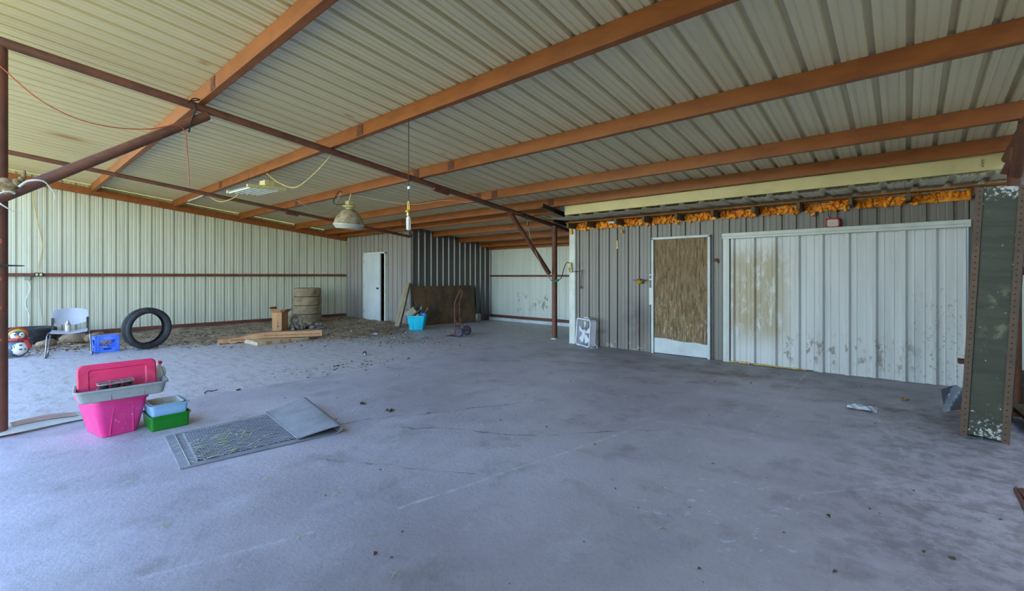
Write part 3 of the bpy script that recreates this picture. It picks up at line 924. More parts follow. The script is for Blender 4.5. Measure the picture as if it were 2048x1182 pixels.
# office roof deck, ledger board, joists, foam
deck = structure('ceiling_office_deck')
pd = rib_profile(0.91, 0.30, 0.034, 0.085, 0.045, 0.006, first=0.10)
for i in range(7):
    sheet_mesh(pd, lambda u: 6.96, lambda u: 7.95, lambda u, d, v_: (u, v_, 2.446+0.03*(v_-7.06)+d)).build('deck_sheet', 'sheet_deck', deck, ang=20).location = (-5.1+0.9*i, 0, 0.003*(i % 2))
ld = thing('ledger_board', 'thin stained plywood strip lying along the joist ends above the foam', 'board', (-5.1, 7.5, 2.405))
MB().box((3.0, 0.09, 0.008), (6.0, 0.16, 0.016)).build('board', 'ledger', ld, smooth=False)
# joists
JX = [-4.98, -4.56, -3.95, -3.42, -2.85, -2.28, -1.70, -1.13, -0.545, 0.03, 0.62]
for i, x in enumerate(JX):
    mb = MB().box((0, 0.11, -0.05), (0.045, 0.42, 0.10))
    o = mb.build('joist_end', 'wood_dark', smooth=False, bevel=0.003)
    o.location = (x, 7.50, 2.398)
    j = names[i] if i < 10 else 'last'
    tag(o, f'{j} timber joist end along the foam, counted from the white corner trim', 'joist', 'joist ends above the office front')
mb = MB()
for i in range(len(JX)):
    a = JX[i]+0.03
    b = JX[i+1]-0.03 if i+1 < len(JX) else 0.86
    n = int((b-a)/0.012)
    for q in range(n):
        x = a+(b-a)*rnd.random()
        z = 2.285+0.105*rnd.random()
        rr = 0.012+0.02*rnd.random()
        T = Euler((rnd.random()*3, rnd.random()*3, rnd.random()*3)).to_matrix().to_4x4()
        mb.ell((x, 7.735-0.05*rnd.random(), z), (rr*1.7, rr, rr*0.8), 8, 6, T)
    mb.box(((a+b)/2, 7.762, 2.335), (b-a, 0.06, 0.11))
for i in range(14):
    mb.ell((-5.09+0.03*rnd.random(), 7.68, 2.22+0.08*rnd.random()), (0.022, 0.02, 0.03), 8, 6)
for (x, z) in ((-3.98, 2.20), (-3.97, 2.17), (-2.95, 2.26), (-1.0, 2.235), (-0.98, 2.25), (-0.62, 2.27)):
    mb.ell((x, 7.70, z), (0.02, 0.015, 0.028), 8, 6)
o = mb.build('foam_insulation', 'foam', ang=60)
tag(o, 'lumpy orange spray foam filling the gaps between the joist ends', 'foam', kind='stuff')
o = MB().tube([(-4.18, 7.60, 2.36), (-4.06, 7.60, 2.355)], 0.022, 12).build('foam_can', 'paper')
tag(o, 'short white plastic pipe stub lying in the orange foam', 'pipe stub')

# ------------------------------------------------------------------ lights and cords under the roof
cw = thing('hanging_lamp', 'dusty bell-shaped bay lamp with cream ballast hanging from a purlin', 'lamp', (-7.98, 4.48, 2.257))
lt = Matrix.Rotation(math.radians(4), 4, 'Y')
MB().lathe([(0.05, 0.37), (0.075, 0.365), (0.135, 0.33), (0.20, 0.25), (0.25, 0.16), (0.278, 0.075)], 40, lt, flute=0.03).build('reflector', 'lampglass', cw, ang=80)
MB().lathe([(0.283, 0.085), (0.285, 0.07), (0.278, 0.062), (0.225, 0.0), (0.0, -0.012)], 40, lt).build('lens', 'lens', cw)
mb = MB()
mb.lathe([(0.0, 0.455), (0.09, 0.45), (0.125, 0.425), (0.125, 0.41), (0.06, 0.385), (0.052, 0.36)], 24, lt)
mb.box((0.03, 0, 0.485), (0.13, 0.11, 0.07))
mb.box((0.03, 0, 0.455), (0.17, 0.14, 0.02))
mb.build('ballast', 'cream', cw, bevel=0.004)
MB().tube([(0.035, 0, 0.52), (0.035, 0, 0.56), (0.05, 0.0, 0.59), (0.06, 0.01, purlin_z(4.48)-2.257+0.005)], 0.010).build('hook', 'cream', cw)

fx = thing('fluorescent_fixture', 'open six-tube fluorescent fixture with yellowed end bars', 'light fixture', (-8.24, 2.92, 2.778), (0.04, 0.03, 0.0))
for e, (hh, ww) in ((-0.52, (0.05, 0.50)), (0.52, (0.05, 0.58))):
    MB().box((e, 0, 0.015), (0.05, ww, hh)).build('end_bar', 'cream', fx, smooth=False, bevel=0.004)
MB().box((0.40, 0.05, 0.085), (0.22, 0.15, 0.10)).build('ballast_box', 'cream', fx, smooth=False, bevel=0.004)
MB().box((0.0, -0.0, 0.045), (1.04, 0.05, 0.03)).build('spine', 'cream', fx, smooth=False)
for i in range(6):
    y = -0.215+0.086*i
    t = MB().tube([(-0.50, y, 0.0), (0.50, y, 0.0)], 0.013, 10).build('tube', 'tubewhite', fx)
    MB().box((0, y, 0.016), (1.0, 0.07, 0.002)).build('reflector_strip', 'trimwhite', fx, smooth=False)
for (x, y) in ((0.40, 0.02), (0.40, 0.09), (-0.5, 0.05)):
    MB().tube([(x, y, 0.04), (x+0.03, 0.08, purlin_z(3.0)-2.778+0.01)], 0.003, 6).build('hanger_wire', 'rust', fx)
o = MB().tube([(-12.26, 2.97, purlin_z(3.0)-0.02), (-11.2, 2.97, purlin_z(3.0)-0.02)], 0.019, 12).build('tube_lamp', 'lens')
tag(o, 'single dull white tube lamp fixed below a purlin near the pale wall', 'lamp')

dl = thing('drop_light', 'drop light with brass hook and clear lamp hanging on a long black cord', 'light', (-4.09, 3.0, 1.86))
MB().tube([(0, 0, 0.31), (0.002, 0, 0.8), (0, 0, purlin_z(3.0)-1.86+0.002)], 0.0045, 8).build('cord', 'black', dl)
MB().box((0.012, -0.005, 0.46), (0.038, 0.012, 0.03)).build('tag', 'paper', dl, smooth=False)
mb = MB()
for s_ in (-1, 1):
    mb.tube(spline([(s_*0.013, 0, 0.20), (s_*0.013, 0, 0.28), (s_*0.004, 0, 0.315)], 4), 0.006, 8)
mb.build('hook', 'brass', dl)
MB().lathe([(0.0, 0.215), (0.034, 0.215), (0.037, 0.21), (0.037, 0.195), (0.022, 0.19), (0.021, 0.155), (0.0, 0.15)], 20).build('socket', 'brass', dl)
MB().lathe([(0.0, 0.15), (0.014, 0.15), (0.016, 0.14), (0.025, 0.135), (0.025, 0.112), (0.0, 0.11)], 18).build('lamp_base', 'tubewhite', dl)
for a in range(4):
    w = PI/4+a*PI/2
    x, y = 0.016*math.cos(w), 0.016*math.sin(w)
    MB().tube([(x, y, 0.115), (x, y, 0.012), (x*0.7, y*0.7, 0.0)], [0.0085, 0.0085, 0.005], 10).build('lamp_tube', 'tubewhite', dl)

def cord(name, label, cat, pts, r, m, n=7):
    o = MB().tube(spline(pts, 8), r, n).build(name, m, loc=pts[0])
    return tag(o, label, cat)
cord('yellow_wire', 'pale yellow wire sagging between the fluorescent fixture and the pipe rafter', 'wire',
     [(-7.67, 2.90, 2.99), (-7.30, 2.93, 2.80), (-6.78, 2.95, 2.66), (-6.3, 2.98, 2.77), (-5.97, 3.05, 2.97), (-5.97, 3.15, 3.13), (-5.75, 3.22, 3.10), (-5.45, 3.26, 3.13), (-5.2, 3.26, 3.18)], 0.006, 'yellowcord')
cord('fixture_wire', 'thin pale wire from the fluorescent fixture end towards the pale wall', 'wire',
     [(-8.6, 2.80, 2.76), (-9.1, 2.85, 2.74), (-9.9, 2.9, 2.78), (-10.6, 2.92, 2.95)], 0.006, 'yellowcord')
cord('lamp_wire', 'thin grey wire looping from the fluorescent fixture to the bell lamp', 'wire',
     [(-7.55, 3.02, 2.74), (-7.6, 3.4, 2.58), (-7.75, 3.8, 2.45), (-8.05, 4.2, 2.58), (-8.2, 4.36, 2.80), (-8.0, 4.36, 2.95)], 0.006, 'greycord')
cord('lamp_cable', 'black cable curled over the purlin beside the bell lamp', 'cable',
     [(-7.98, 4.34, 2.93), (-8.10, 4.35, 2.96), (-8.22, 4.35, 2.88), (-8.33, 4.36, 2.80), (-8.25, 4.37, 2.73), (-7.95, 4.38, 2.71)], 0.009, 'black')
cord('roof_wire', 'fine grey wire drooping under the roof behind the drop light', 'wire',
     [(-7.7, 4.5, 2.85), (-6.8, 5.0, 2.66), (-6.0, 5.3, 2.68), (-5.6, 6.2, 2.56), (-5.7, 6.9, 2.58)], 0.004, 'greycord')
cord('red_wire', 'rust red wire sagging under the roof and dangling past the brace', 'wire',
     [near(q_) for q_ in [(-5.9, -0.05, 3.28), (-5.9, 0.067, 3.171), (-5.9, 0.244, 2.997), (-5.9, 0.37, 2.912), (-5.9, 0.535, 2.846), (-5.9, 0.71, 2.824), (-5.9, 0.896, 2.836), (-5.89, 1.10, 2.88), (-5.89, 1.30, 2.965), (-5.89, 1.39, 2.93), (-5.89, 1.415, 2.73), (-5.89, 1.433, 2.33)]], 0.005, 'redcord')
mb = MB()
for dx in (-0.012, 0.012):
    mb.tube(spline([(dx, 0, 0.34), (dx, 0.02, 0.25), (dx, -0.02, 0.1), (dx, -0.035, 0.0)], 5), 0.006, 6)
mb.tube(spline([(-0.02, -0.02, 0.34), (0.0, 0.06, 0.37), (0.03, 0.0, 0.36), (0.02, -0.05, 0.30)], 4), 0.006, 6)
o = mb.build('rope_tie', 'black')
o.location = near((-5.90, 1.47, 2.93))
tag(o, 'dark doubled cord tied round the pipe rafter above the brace', 'cord')

cd = thing('extension_cord', 'cord hanging from the pipe rafter, taped green to the recess post', 'cord', near((-5.88, 7.28, 2.40)))
P = [(0.0, 0.0, 0.12), (0.0, 0.005, -0.02), (0.0, 0.10, -0.25), (0.0, 0.25, -0.5), (0.01, 0.45, -0.80), (0.02, 0.66, -1.02), (0.02, 0.82, -1.135), (0.10, 0.76, -1.16)]
MB().tube(spline(P, 8), 0.008, 7).build('white_lead', 'greycord', cd)
MB().tube(spline([(0.0, 0.0, 0.2), (-0.02, 0.01, 0.1), (0.02, 0.0, 0.05), (0.0, 0.0, -0.02)], 5), 0.014, 7).build('plug', 'black', cd)
MB().tube(spline([(0.06, 0.77, -1.165), (0.16, 0.74, -1.13), (0.26, 0.70, -1.10)], 4), [0.012]*4+[0.026]*3+[0.02]*2, 8).build('tape_wrap', 'greentape', cd)
MB().tube(spline([(0.26, 0.70, -1.10), (0.42, 0.58, -1.05), (0.56, 0.46, -0.88), (0.68, 0.38, -0.76), (0.76, 0.37, -0.76)], 6), 0.008, 7).build('black_lead', 'black', cd)
ps = thing('power_outlet', 'cream outlet box strapped to the white office corner trim', 'outlet', (-5.10, 7.68, 1.53), (0.0, math.radians(-8), 0))
MB().box((0, 0, 0), (0.085, 0.05, 0.20)).build('housing', 'cream', ps, smooth=False, bevel=0.006)
for z in (-0.03, -0.07):
    MB().box((0.0, -0.027, z), (0.03, 0.006, 0.024)).build('socket', 'steel_dark', ps, smooth=False)
wc = thing('power_lead', 'short black lead with plug dangling on the grey office wall', 'cord', (-4.86, 7.71, 1.12))
MB().tube(spline([(0.0, 0, 0.03), (0.0, -0.005, 0.18), (0.02, 0.0, 0.31), (0.035, 0.0, 0.355), (-0.03, -0.01, 0.335), (-0.16, -0.02, 0.33)], 6), 0.006, 7).build('lead', 'black', wc)
MB().box((0, 0, 0.015), (0.026, 0.022, 0.05)).build('plug', 'black', wc, smooth=False, bevel=0.004)

# work light with red rim above the white panel
wlgt = thing('work_light', 'square LED work light with red rim above the white panel', 'light', (-0.76, 7.70, 2.10), (0.12, 0, 0))
MB().box((0, 0, 0), (0.17, 0.05, 0.13)).build('housing', 'steel_dark', wlgt, smooth=False, bevel=0.02)
def rr_ring(w_, h_, r_, n=6):
    pts = []
    for (cx, cz, a0) in ((w_/2-r_, h_/2-r_, 0), (-w_/2+r_, h_/2-r_, PI/2), (-w_/2+r_, -h_/2+r_, PI), (w_/2-r_, -h_/2+r_, 1.5*PI)):
        for i in range(n+1):
            a = a0+PI/2*i/n
            pts.append((cx+r_*math.cos(a), cz+r_*math.sin(a)))
    return pts
ring = rr_ring(0.145, 0.115, 0.03)
MB().tube([(x, -0.032, z) for x, z in ring]+[(ring[0][0], -0.032, ring[0][1])], 0.011, 8).build('rim', 'red', wlgt)
T = Matrix.Translation((0, -0.03, 0)) @ Matrix.Rotation(PI/2, 4, 'X')
MB().prism(rr_ring(0.135, 0.105, 0.028), 0.006, T).build('lamp_face', 'lens', wlgt, smooth=False)
MB().tube(spline([(-0.02, 0, 0.06), (-0.05, 0.0, 0.11), (-0.05, 0.0, 0.19)], 5), 0.005, 6).build('cable', 'black', wlgt)
MB().box((0, -0.02, -0.085), (0.15, 0.03, 0.015)).build('bracket', 'steel_dark', wlgt, smooth=False)

yh = thing('tape_holder', 'yellow cup-shaped tool hung on a dark bar on the grey wall', 'tool', (-3.62, 7.70, 1.25))
MB().box((0, 0.0, 0.035), (0.24, 0.02, 0.018)).build('bar', 'steel_dark', yh, smooth=False)
MB().lathe([(0.0, -0.03), (0.035, -0.028), (0.055, 0.0), (0.06, 0.03), (0.0, 0.035)], 18).build('cup', 'yellow', yh)
MB().box((0, -0.01, 0.045), (0.06, 0.04, 0.03)).build('clip', 'steel_dark', yh, smooth=False, bevel=0.005)
for (x, z, s_, lab) in ((-4.09, 1.95, 0.05, 'small faded yellow tag stuck on the grey office wall'),):
    o = MB().box((x, 7.745, z), (0.03, 0.006, 0.16)).build('wall_tag', 'yellowcord', smooth=False, loc=(x, 7.745, z))
    tag(o, lab, 'tag')
o = MB().box((0, 0, 0), (0.05, 0.02, 0.05)).box((0.03, 0, -0.02), (0.02, 0.02, 0.06)).build('latch', 'rust', smooth=False)
o.location = (-2.32, 7.735, 1.62)
tag(o, 'small rusty latch beside the plywood door', 'latch')

# pale wall fittings
jb = thing('junction_box', 'dark metal double outlet box fixed on the wall rail', 'outlet', (XL+0.085, 0.69, 1.39))
MB().box((0, 0, 0), (0.04, 0.13, 0.08)).build('housing', 'steel_dark', jb, smooth=False, bevel=0.004)
for dy in (-0.03, 0.03):
    MB().box((0.022, dy, 0), (0.006, 0.035, 0.05)).build('socket', 'cream', jb, smooth=False)
jb2 = MB().box((0, 0, 0), (0.05, 0.085, 0.085)).build('junction_box', 'graytray', smooth=False, bevel=0.004)
jb2.location = (XL+0.03, 0.53, 1.32)
tag(jb2, 'small grey box under the wall rail beside the dark outlet', 'junction box')
cord('wall_wire', 'pale wire hanging down the ribbed wall to the outlet box', 'wire',
     [(XL+0.03, 0.60, 3.14), (XL+0.03, 0.62, 2.9), (XL+0.03, 0.667, 2.53), (XL+0.03, 0.735, 2.12), (XL+0.03, 0.733, 1.85), (XL+0.05, 0.665, 1.45)], 0.007, 'yellowcord')
cord('wall_wire', 'dark thin wire trailing from the outlet box to the ground behind the chair', 'wire',
     [(XL+0.10, 0.69, 1.35), (XL+0.06, 0.705, 0.9), (XL+0.05, 0.75, 0.38), (XL+0.05, 0.76, 0.06)], 0.007, 'greycord')
cord('wall_wire', 'white wire drooping from the small grey box behind the penguin', 'wire',
     [(XL+0.05, 0.53, 1.28), (XL+0.07, 0.57, 1.1), (XL+0.05, 0.50, 0.8), (XL+0.05, 0.56, 0.5), (XL+0.05, 0.50, 0.1)], 0.007, 'paper')
o = MB().tube([near((-5.94, 0.0, 1.445)), near((-5.90, 0.21, 1.45))], 0.005, 6).tube([near((-5.94, 0.0, 1.46)), near((-5.90, 0.19, 1.452)), near((-5.9, 0.21, 1.45))], 0.004, 6).build('iron_rod', 'steel_dark')
tag(o, 'thin dark iron rod sticking out from the scratched post', 'rod')

# ------------------------------------------------------------------ antlers on the brace
sk = thing('deer_skull', 'weathered deer skull with white antlers hung on the slanting brace', 'skull', near((-5.92, 0.12, 2.12)))
mb = MB()
for (c_, r_) in (((0, 0.0, 0.02), (0.05, 0.055, 0.05)), ((0, -0.02, 0.06), (0.045, 0.05, 0.035)), ((0, 0.04, 0.05), (0.04, 0.035, 0.045)),
                 ((0, 0.07, 0.09), (0.022, 0.022, 0.03)), ((0, 0.085, 0.125), (0.018, 0.016, 0.03)), ((0.01, 0.0, -0.02), (0.04, 0.045, 0.035)), ((0, -0.04, 0.01), (0.03, 0.03, 0.04)), ((0.0, 0.089, 0.16), (0.011, 0.01, 0.022))):
    mb.ell(c_, r_, 14, 10, Euler((0.3*math.sin(9*c_[1]), 0.2, 0.4)).to_matrix().to_4x4())
o = mb.build('cranium', 'skull', sk, ang=80)
def antler(pts, r0):
    q = spline(pts, 6)
    rs = [0.72*r0*(1-0.75*(i/(len(q)-1))**1.3) for i in range(len(q))]
    MB().tube(q, rs, 9).build('antler', 'bone', sk)
antler([(0.05, 0.055, 0.02), (0.07, 0.10, 0.07), (0.09, 0.15, 0.088), (0.09, 0.20, 0.085), (0.08, 0.23, 0.055), (0.07, 0.235, 0.03)], 0.014)
antler([(0.08, 0.225, 0.060), (0.07, 0.255, 0.02), (0.05, 0.275, -0.03), (0.04, 0.27, -0.075)], 0.010)
antler([(0.05, 0.03, -0.04), (0.07, 0.0, -0.03), (0.07, -0.05, -0.05), (0.05, -0.10, -0.12)], 0.014)
antler([(0.06, -0.08, -0.11), (0.06, -0.03, -0.155), (0.05, 0.02, -0.19), (0.04, 0.07, -0.205)], 0.010)

# ------------------------------------------------------------------ earth and litter
ex0, ex1, ey0, ey1 = XL+0.02, -8.2, -0.7, YA-0.02
nu, nv = 130, 190
EP = {}
mb = MB()
vs, fs, keep = [], [], []
for i in range(nu+1):
    for j in range(nv+1):
        x = ex0+(ex1-ex0)*i/nu
        y = ey0+(ey1-ey0)*j/nv
        if y > 7.4 and x > XBW:
            pass
        nz_ = 0.012*math.sin(x*9.1+y*3.7)+0.010*math.sin(y*13.3-x*5.1)+0.016*(rnd.random()-0.5)
        edge = xb(y)+0.35*math.sin(y*5.3)*0.6+0.25*math.sin(y*11.7)
        d = edge-x
        z = earth_h(x, y)+(nz_ if d > 0.15 else 0)-max(0.0, min(1.0, (0.15-d)/0.25))*0.03
        vs.append((x, y, z))
for i in range(nu):
    for j in range(nv):
        a = i*(nv+1)+j
        q = (a, a+nv+1, a+nv+2, a+1)
        if max(vs[k_][2] for k_ in q) > -0.02:
            fs.append(q)
mb.add(vs, fs)
o = mb.build('loose_dirt', 'earth', ang=180)
tag(o, 'bank of loose brown dirt along the foot of the pale ribbed wall', 'dirt', kind='stuff')
mb = MB()
def leaf_at(mb, x, y, z, s_, ang):
    a, b = math.cos(ang)*s_, math.sin(ang)*s_
    h1, h2 = (0.2+0.5*rnd.random())*s_, (0.2+0.5*rnd.random())*s_
    mb.add([(x-a, y-b, z), (x+b*0.5, y-a*0.5, z+h1), (x+a, y+b, z+0.2*h1), (x-b*0.5, y+a*0.5, z+h2)], [(0, 1, 2), (0, 2, 3)])
n = 0
while n < 5200:
    y = -0.5+8.0*rnd.random()
    x = XL+0.1+5.6*rnd.random()
    over = x-xb(y)
    if y > YA-0.1 and x < XBW:
        continue
    pr = 1.0 if over < 0 else math.exp(-over*2.6)
    clump = 0.5+0.5*math.sin(x*3.1+y*2.2)*math.sin(y*4.3-x*1.7)
    if rnd.random() > pr*(0.2+0.8*clump):
        continue
    leaf_at(mb, x, y, earth_h(x, y)+0.002+0.012*rnd.random(), 0.010+0.022*rnd.random()**2, rnd.random()*6.3)
    n += 1
# drifts on the slab beside the hand truck and by the slab edge
for (cx, cy, sx, sy, m_) in ((-8.6, 5.9, 0.5, 0.8, 420), (-7.95, 5.75, 0.3, 0.35, 260), (-6.3, 3.5, 0.25, 0.5, 160), (-9.5, 6.3, 0.5, 0.5, 320), (-12.0, 0.95, 0.35, 0.35, 500), (-7.2, 6.1, 0.35, 0.25, 70)):
    for i in range(m_):
        x, y = rnd.gauss(cx, sx), rnd.gauss(cy, sy)
        if x < XL+0.1:
            continue
        leaf_at(mb, x, y, earth_h(x, y)+0.002, 0.008+0.02*rnd.random()**2, rnd.random()*6.3)
o = mb.build('leaf_litter', 'leaf', smooth=False)
tag(o, 'dry leaves and twigs scattered over the dirt and slab edge', 'leaf litter', kind='stuff')
mb = MB()
for i in range(420):
    y = -0.4+7.6*rnd.random()
    x = xb(y)-2.2*rnd.random()+0.4*rnd.random()
    if x < XL+0.1 or (y > YA-0.1):
        continue
    s_ = 0.008+0.03*rnd.random()**3
    mb.ell((x, y, earth_h(x, y)+s_*0.3), (s_*1.3, s_, s_*0.7), 6, 4, Matrix.Rotation(rnd.random()*6, 4, 'Z'))
o = mb.build('pebbles', 'stone', ang=80)
tag(o, 'small pale stones scattered over the dirt by the ribbed wall', 'gravel', kind='stuff')
# weathered clods behind the chair
for (x, y, s_, lab) in ((-12.55, 1.12, 0.17, 'large yellowish clod of earth behind the grey chair seat'), (-12.45, 0.72, 0.11, 'grey lump of earth between penguin and chair legs'), (-12.5, 1.42, 0.15, 'pale brown clod of earth between chair and blue crate')):
    mb = MB().ell((0, 0, s_*0.45), (s_*0.8, s_*1.3, s_*0.7), 14, 9)
    mb.v = [(a+0.018*math.sin(31*b+9*c_), b+0.02*math.sin(27*a+11*c_), max(0.0, c_+0.02*math.sin(23*a+19*b))) for a, b, c_ in mb.v]
    o = mb.build('earth_clod', 'earth', ang=60)
    o.location = (x, y, earth_h(x, y)-0.01)
    tag(o, lab, 'clod', 'clods of earth')

# ------------------------------------------------------------------ tyres
def tyre_mesh(R, wd, hole, m, name='tyre', grooves=4, parent=None, n=56):
    """tread with grooves, shoulders, sidewalls, bead and hollow inside; axis = local z, resting from z=0 to wd"""
    pr = []
    tw = wd*0.74
    y0 = (wd-tw)/2
    seg = tw/(2*grooves+1)
    # outside, from lower bead out and up
    pr += [(hole, wd*0.22), (hole+0.012, wd*0.10), (hole+0.03, wd*0.04), ((hole+R)/2, 0.0), (R*0.93, wd*0.03), (R*0.975, y0*0.8)]
    for i in range(2*grooves+1):
        z = y0+seg*i
        rr = R if i % 2 == 0 else R-0.010
        crown = -0.012*((z+seg/2-wd/2)/(tw/2))**2
        pr += [(rr+crown, z+0.001), (rr+crown, z+seg-0.001)]
    pr += [(R*0.975, wd-y0*0.8), (R*0.93, wd*0.97), ((hole+R)/2, wd), (hole+0.03, wd*0.96), (hole+0.012, wd*0.90), (hole, wd*0.78)]
    # inside
    pr += [(hole+0.02, wd*0.80), ((hole+R)/2, wd*0.92), (R*0.93, wd*0.85), (R*0.945, wd*0.5), (R*0.93, wd*0.15), ((hole+R)/2, wd*0.08), (hole+0.02, wd*0.20)]
    return MB().lathe(pr, n, None, closed=True).build(name, m, parent, ang=28)
ty = tyre_mesh(0.385, 0.22, 0.278, 'rubber')
tag(ty, 'black tyre standing upright on the concrete beside the blue crate', 'tyre')
ax = Vector((math.cos(math.radians(17)), math.sin(math.radians(17)), -0.03)).normalized()
qz = ax.to_track_quat('Z', 'Y')
ty.rotation_euler = qz.to_euler()
ty.location = Vector((-10.72, 1.95, 0.385))-ax*0.115
ty2 = tyre_mesh(0.44, 0.29, 0.27, 'rubber')
ty2.location = (-13.17, 0.50, 0.045)
tag(ty2, 'dark wide tyre lying flat behind the penguin and the chair', 'tyre')
st = [('topmost dusty tyre of the stack by the ribbed wall', 0.02, 0.0), ('second dusty tyre from the top of the stack', -0.01, 0.01), ('third dusty tyre from the top, above the bottom one', 0.03, -0.01), ('bottom dusty tyre of the stack, behind the rubble', 0.02, 0.02)]
proto = None
for i, (lab, dx, dy) in enumerate(st):
    if proto is None:
        proto = tyre_mesh(0.37, 0.245, 0.24, 'dusty_rubber', grooves=3)
        o = proto
    else:
        o = proto.copy()
        C.objects.link(o)
    o.location = (-12.85+dx, 5.93+dy, 0.045+0.245*(3-i))
    o.rotation_euler = (0, 0, i*1.3)
    tag(o, lab, 'tyre', 'stacked dusty tyres')
sw = thing('small_wheel', 'small dusty wheel with bare hub leaning in front of the tyre stack', 'wheel', (-11.95, 5.22, 0.21))
ax = Vector((0.93, -0.25, 0.12)).normalized()
sw.rotation_euler = ax.to_track_quat('Z', 'Y').to_euler()
q = tyre_mesh(0.18, 0.12, 0.095, 'dusty_rubber', 'tyre', 2, sw, 36)
q.location = (0, 0, -0.06)
MB().lathe([(0.03, 0.03), (0.05, 0.04), (0.075, 0.03), (0.098, 0.045), (0.098, -0.045), (0.075, -0.03), (0.03, -0.03)], 24, None, closed=True).build('rim', 'stone', sw)

mb = MB()
for i in range(95):
    x, y = rnd.gauss(-11.40, 0.17), rnd.gauss(5.18, 0.30)
    u = max(0.0, 1-((x+11.40)/0.40)**2-((y-5.18)/0.62)**2)
    if u <= 0:
        continue
    z = 0.05+0.11*u*rnd.random()
    T = Euler((rnd.random()*3, rnd.random()*3, rnd.random()*3)).to_matrix().to_4x4()
    if i % 3 == 0:
        d = T.to_3x3() @ Vector((0, 0, 0.05))
        mb.tube([Vector((x, y, z))-d, Vector((x, y, z))+d], 0.032, 10)
    elif i % 3 == 1:
        T2 = Matrix.Translation((x, y, z)) @ T
        mb.lathe([(0.042, -0.035), (0.042, 0.035), (0.022, 0.035), (0.022, -0.035)], 12, T2, closed=True)
    else:
        mb.box((x, y, z), (0.05+0.06*rnd.random(), 0.05, 0.035), T)
o = mb.build('rubble', 'stone')
tag(o, 'low heap of grey rubble and pipe bits in front of the tyre stack', 'rubble', kind='stuff')

# ------------------------------------------------------------------ cardboard
def hbox(name, label):
    t = thing(name, label, 'box', (-11.36, 4.60, 0.035), math.radians(-14))
    a, h_ = 0.115, 0.45
    w2 = 0.14
    pl = [((a, 0, h_/2), (0.005, 2*w2, h_)), ((-a, 0, h_/2), (0.005, 2*w2, h_)), ((0, w2, h_/2), (2*a, 0.005, h_)), ((0, -w2, h_/2), (2*a, 0.005, h_))]
    for i, (c_, d) in enumerate(pl):
        MB().box(c_, d).build('side_panel', 'card', t, smooth=False)
    MB().box((0, 0, 0.004), (2*a, 2*w2, 0.006)).build('base', 'card_in', t, smooth=False)
    for (c_, d, rot, off) in (((a, 0, h_), (0.004, 2*w2, 0.15), ('Y', 55), 0), ((-a, 0, h_), (0.004, 2*w2, 0.15), ('Y', -28), 0),
                              ((0, w2, h_), (2*a, 0.004, 0.15), ('X', -66), 0), ((0, -w2, h_), (2*a, 0.004, 0.15), ('X', 50), 0)):
        q = MB().box((0, 0, 0.075), d).build('flap', 'card_in' if rot[1] in (-28,) else 'card', t, smooth=False)
        q.location = c_
        q.rotation_euler = (math.radians(rot[1]), 0, 0) if rot[0] == 'X' else (0, math.radians(rot[1]), 0)
    mb = MB().box((0.025, -w2-0.003, 0.20), (0.008, 0.001, 0.12)).box((0.025, -w2-0.003, 0.125), (0.035, 0.001, 0.03))
    mb.build('printed_mark', 'ink', t, smooth=False)
    return t
bx = hbox('cardboard_box', 'open upright cardboard box with raised flaps on the dirt')
bx.rotation_euler = (0, 0, math.radians(38))

fb = thing('flat_carton', 'pale flat carton lying on the slab under the long box', 'carton', (-10.0, 3.93, 0.0), math.radians(3))
def carton_top(u, v_):
    return (-0.43+0.86*u, -0.52+1.04*v_, 0.066+0.012*math.sin(u*3.1)*math.sin(v_*3.1))
mb = MB().box((0, 0, 0.033), (0.86, 1.04, 0.062))
mb.grid(8, 8, carton_top, 0.006)
mb.build('carton_body', 'card_lt', fb, ang=30)
for y, w_ in ((-0.30, 0.10), (0.12, 0.05), (-0.06, 0.03)):
    MB().box((0.431, y, 0.033), (0.003, w_, 0.064)).build('tape_strip', 'tape', fb, smooth=False)
MB().box((0, -0.50, 0.0745), (0.5, 0.05, 0.003)).build('tape_strip', 'paper', fb, smooth=False)

A = Vector((-10.40, 3.03, 0.0))
B = Vector((-9.42, 4.68, 0.0))
dv = (B-A).normalized()
nl = Vector((dv.y, -dv.x, 0))
lb = thing('long_carton', 'long narrow printed cardboard box, crushed at one end, across the flat carton', 'carton', A, math.atan2(dv.y, dv.x))
Ln = (B-A).length
def lbz(t):
    return 0.055 if t < 0.12 else (0.055+0.09*min(1, (t-0.12)/0.3))
mb = MB()
sec = []
N = 22
W2, H2 = 0.065, 0.055
for i in range(N+1):
    t = i/N
    cr = max(0.0, 1-t/0.30)
    w_, h_ = W2*(1+0.35*cr*math.sin(i*1.9)), H2*(1-0.35*cr+0.25*cr*math.sin(i*2.7))
    z = lbz(t)-0.006*cr
    sec.append([(t*Ln, -w_, max(0.003, z-h_)), (t*Ln, w_, max(0.003, z-h_*0.9)), (t*Ln, w_, z+h_), (t*Ln, -w_, z+h_*(1+0.3*cr*math.sin(i*3.3)))])
vs = [q for s_ in sec for q in s_]
fs = []
for i in range(N):
    for j in range(4):
        fs.append((i*4+j, (i+1)*4+j, (i+1)*4+(j+1) % 4, i*4+(j+1) % 4))
fs.append((N*4, N*4+1, N*4+2, N*4+3))
mb.add(vs, fs)
o = mb.build('carton_body', 'card', lb, smooth=False)
o.modifiers.new('wall', 'SOLIDIFY').thickness = 0.004
MB().box((Ln-0.09, 0.0, lbz(1)+H2+0.002), (0.16, 0.10, 0.002)).build('shipping_label', 'paper', lb, smooth=False)
ang_up = (PI/2, 0, 0)
text('lettering', 'INNOVATION AND PERFORMANCE FOR BETTER LIVING', 0.042, 'ink', lb, (Ln*0.70, -W2-0.003, lbz(0.7)-0.01), ang_up)
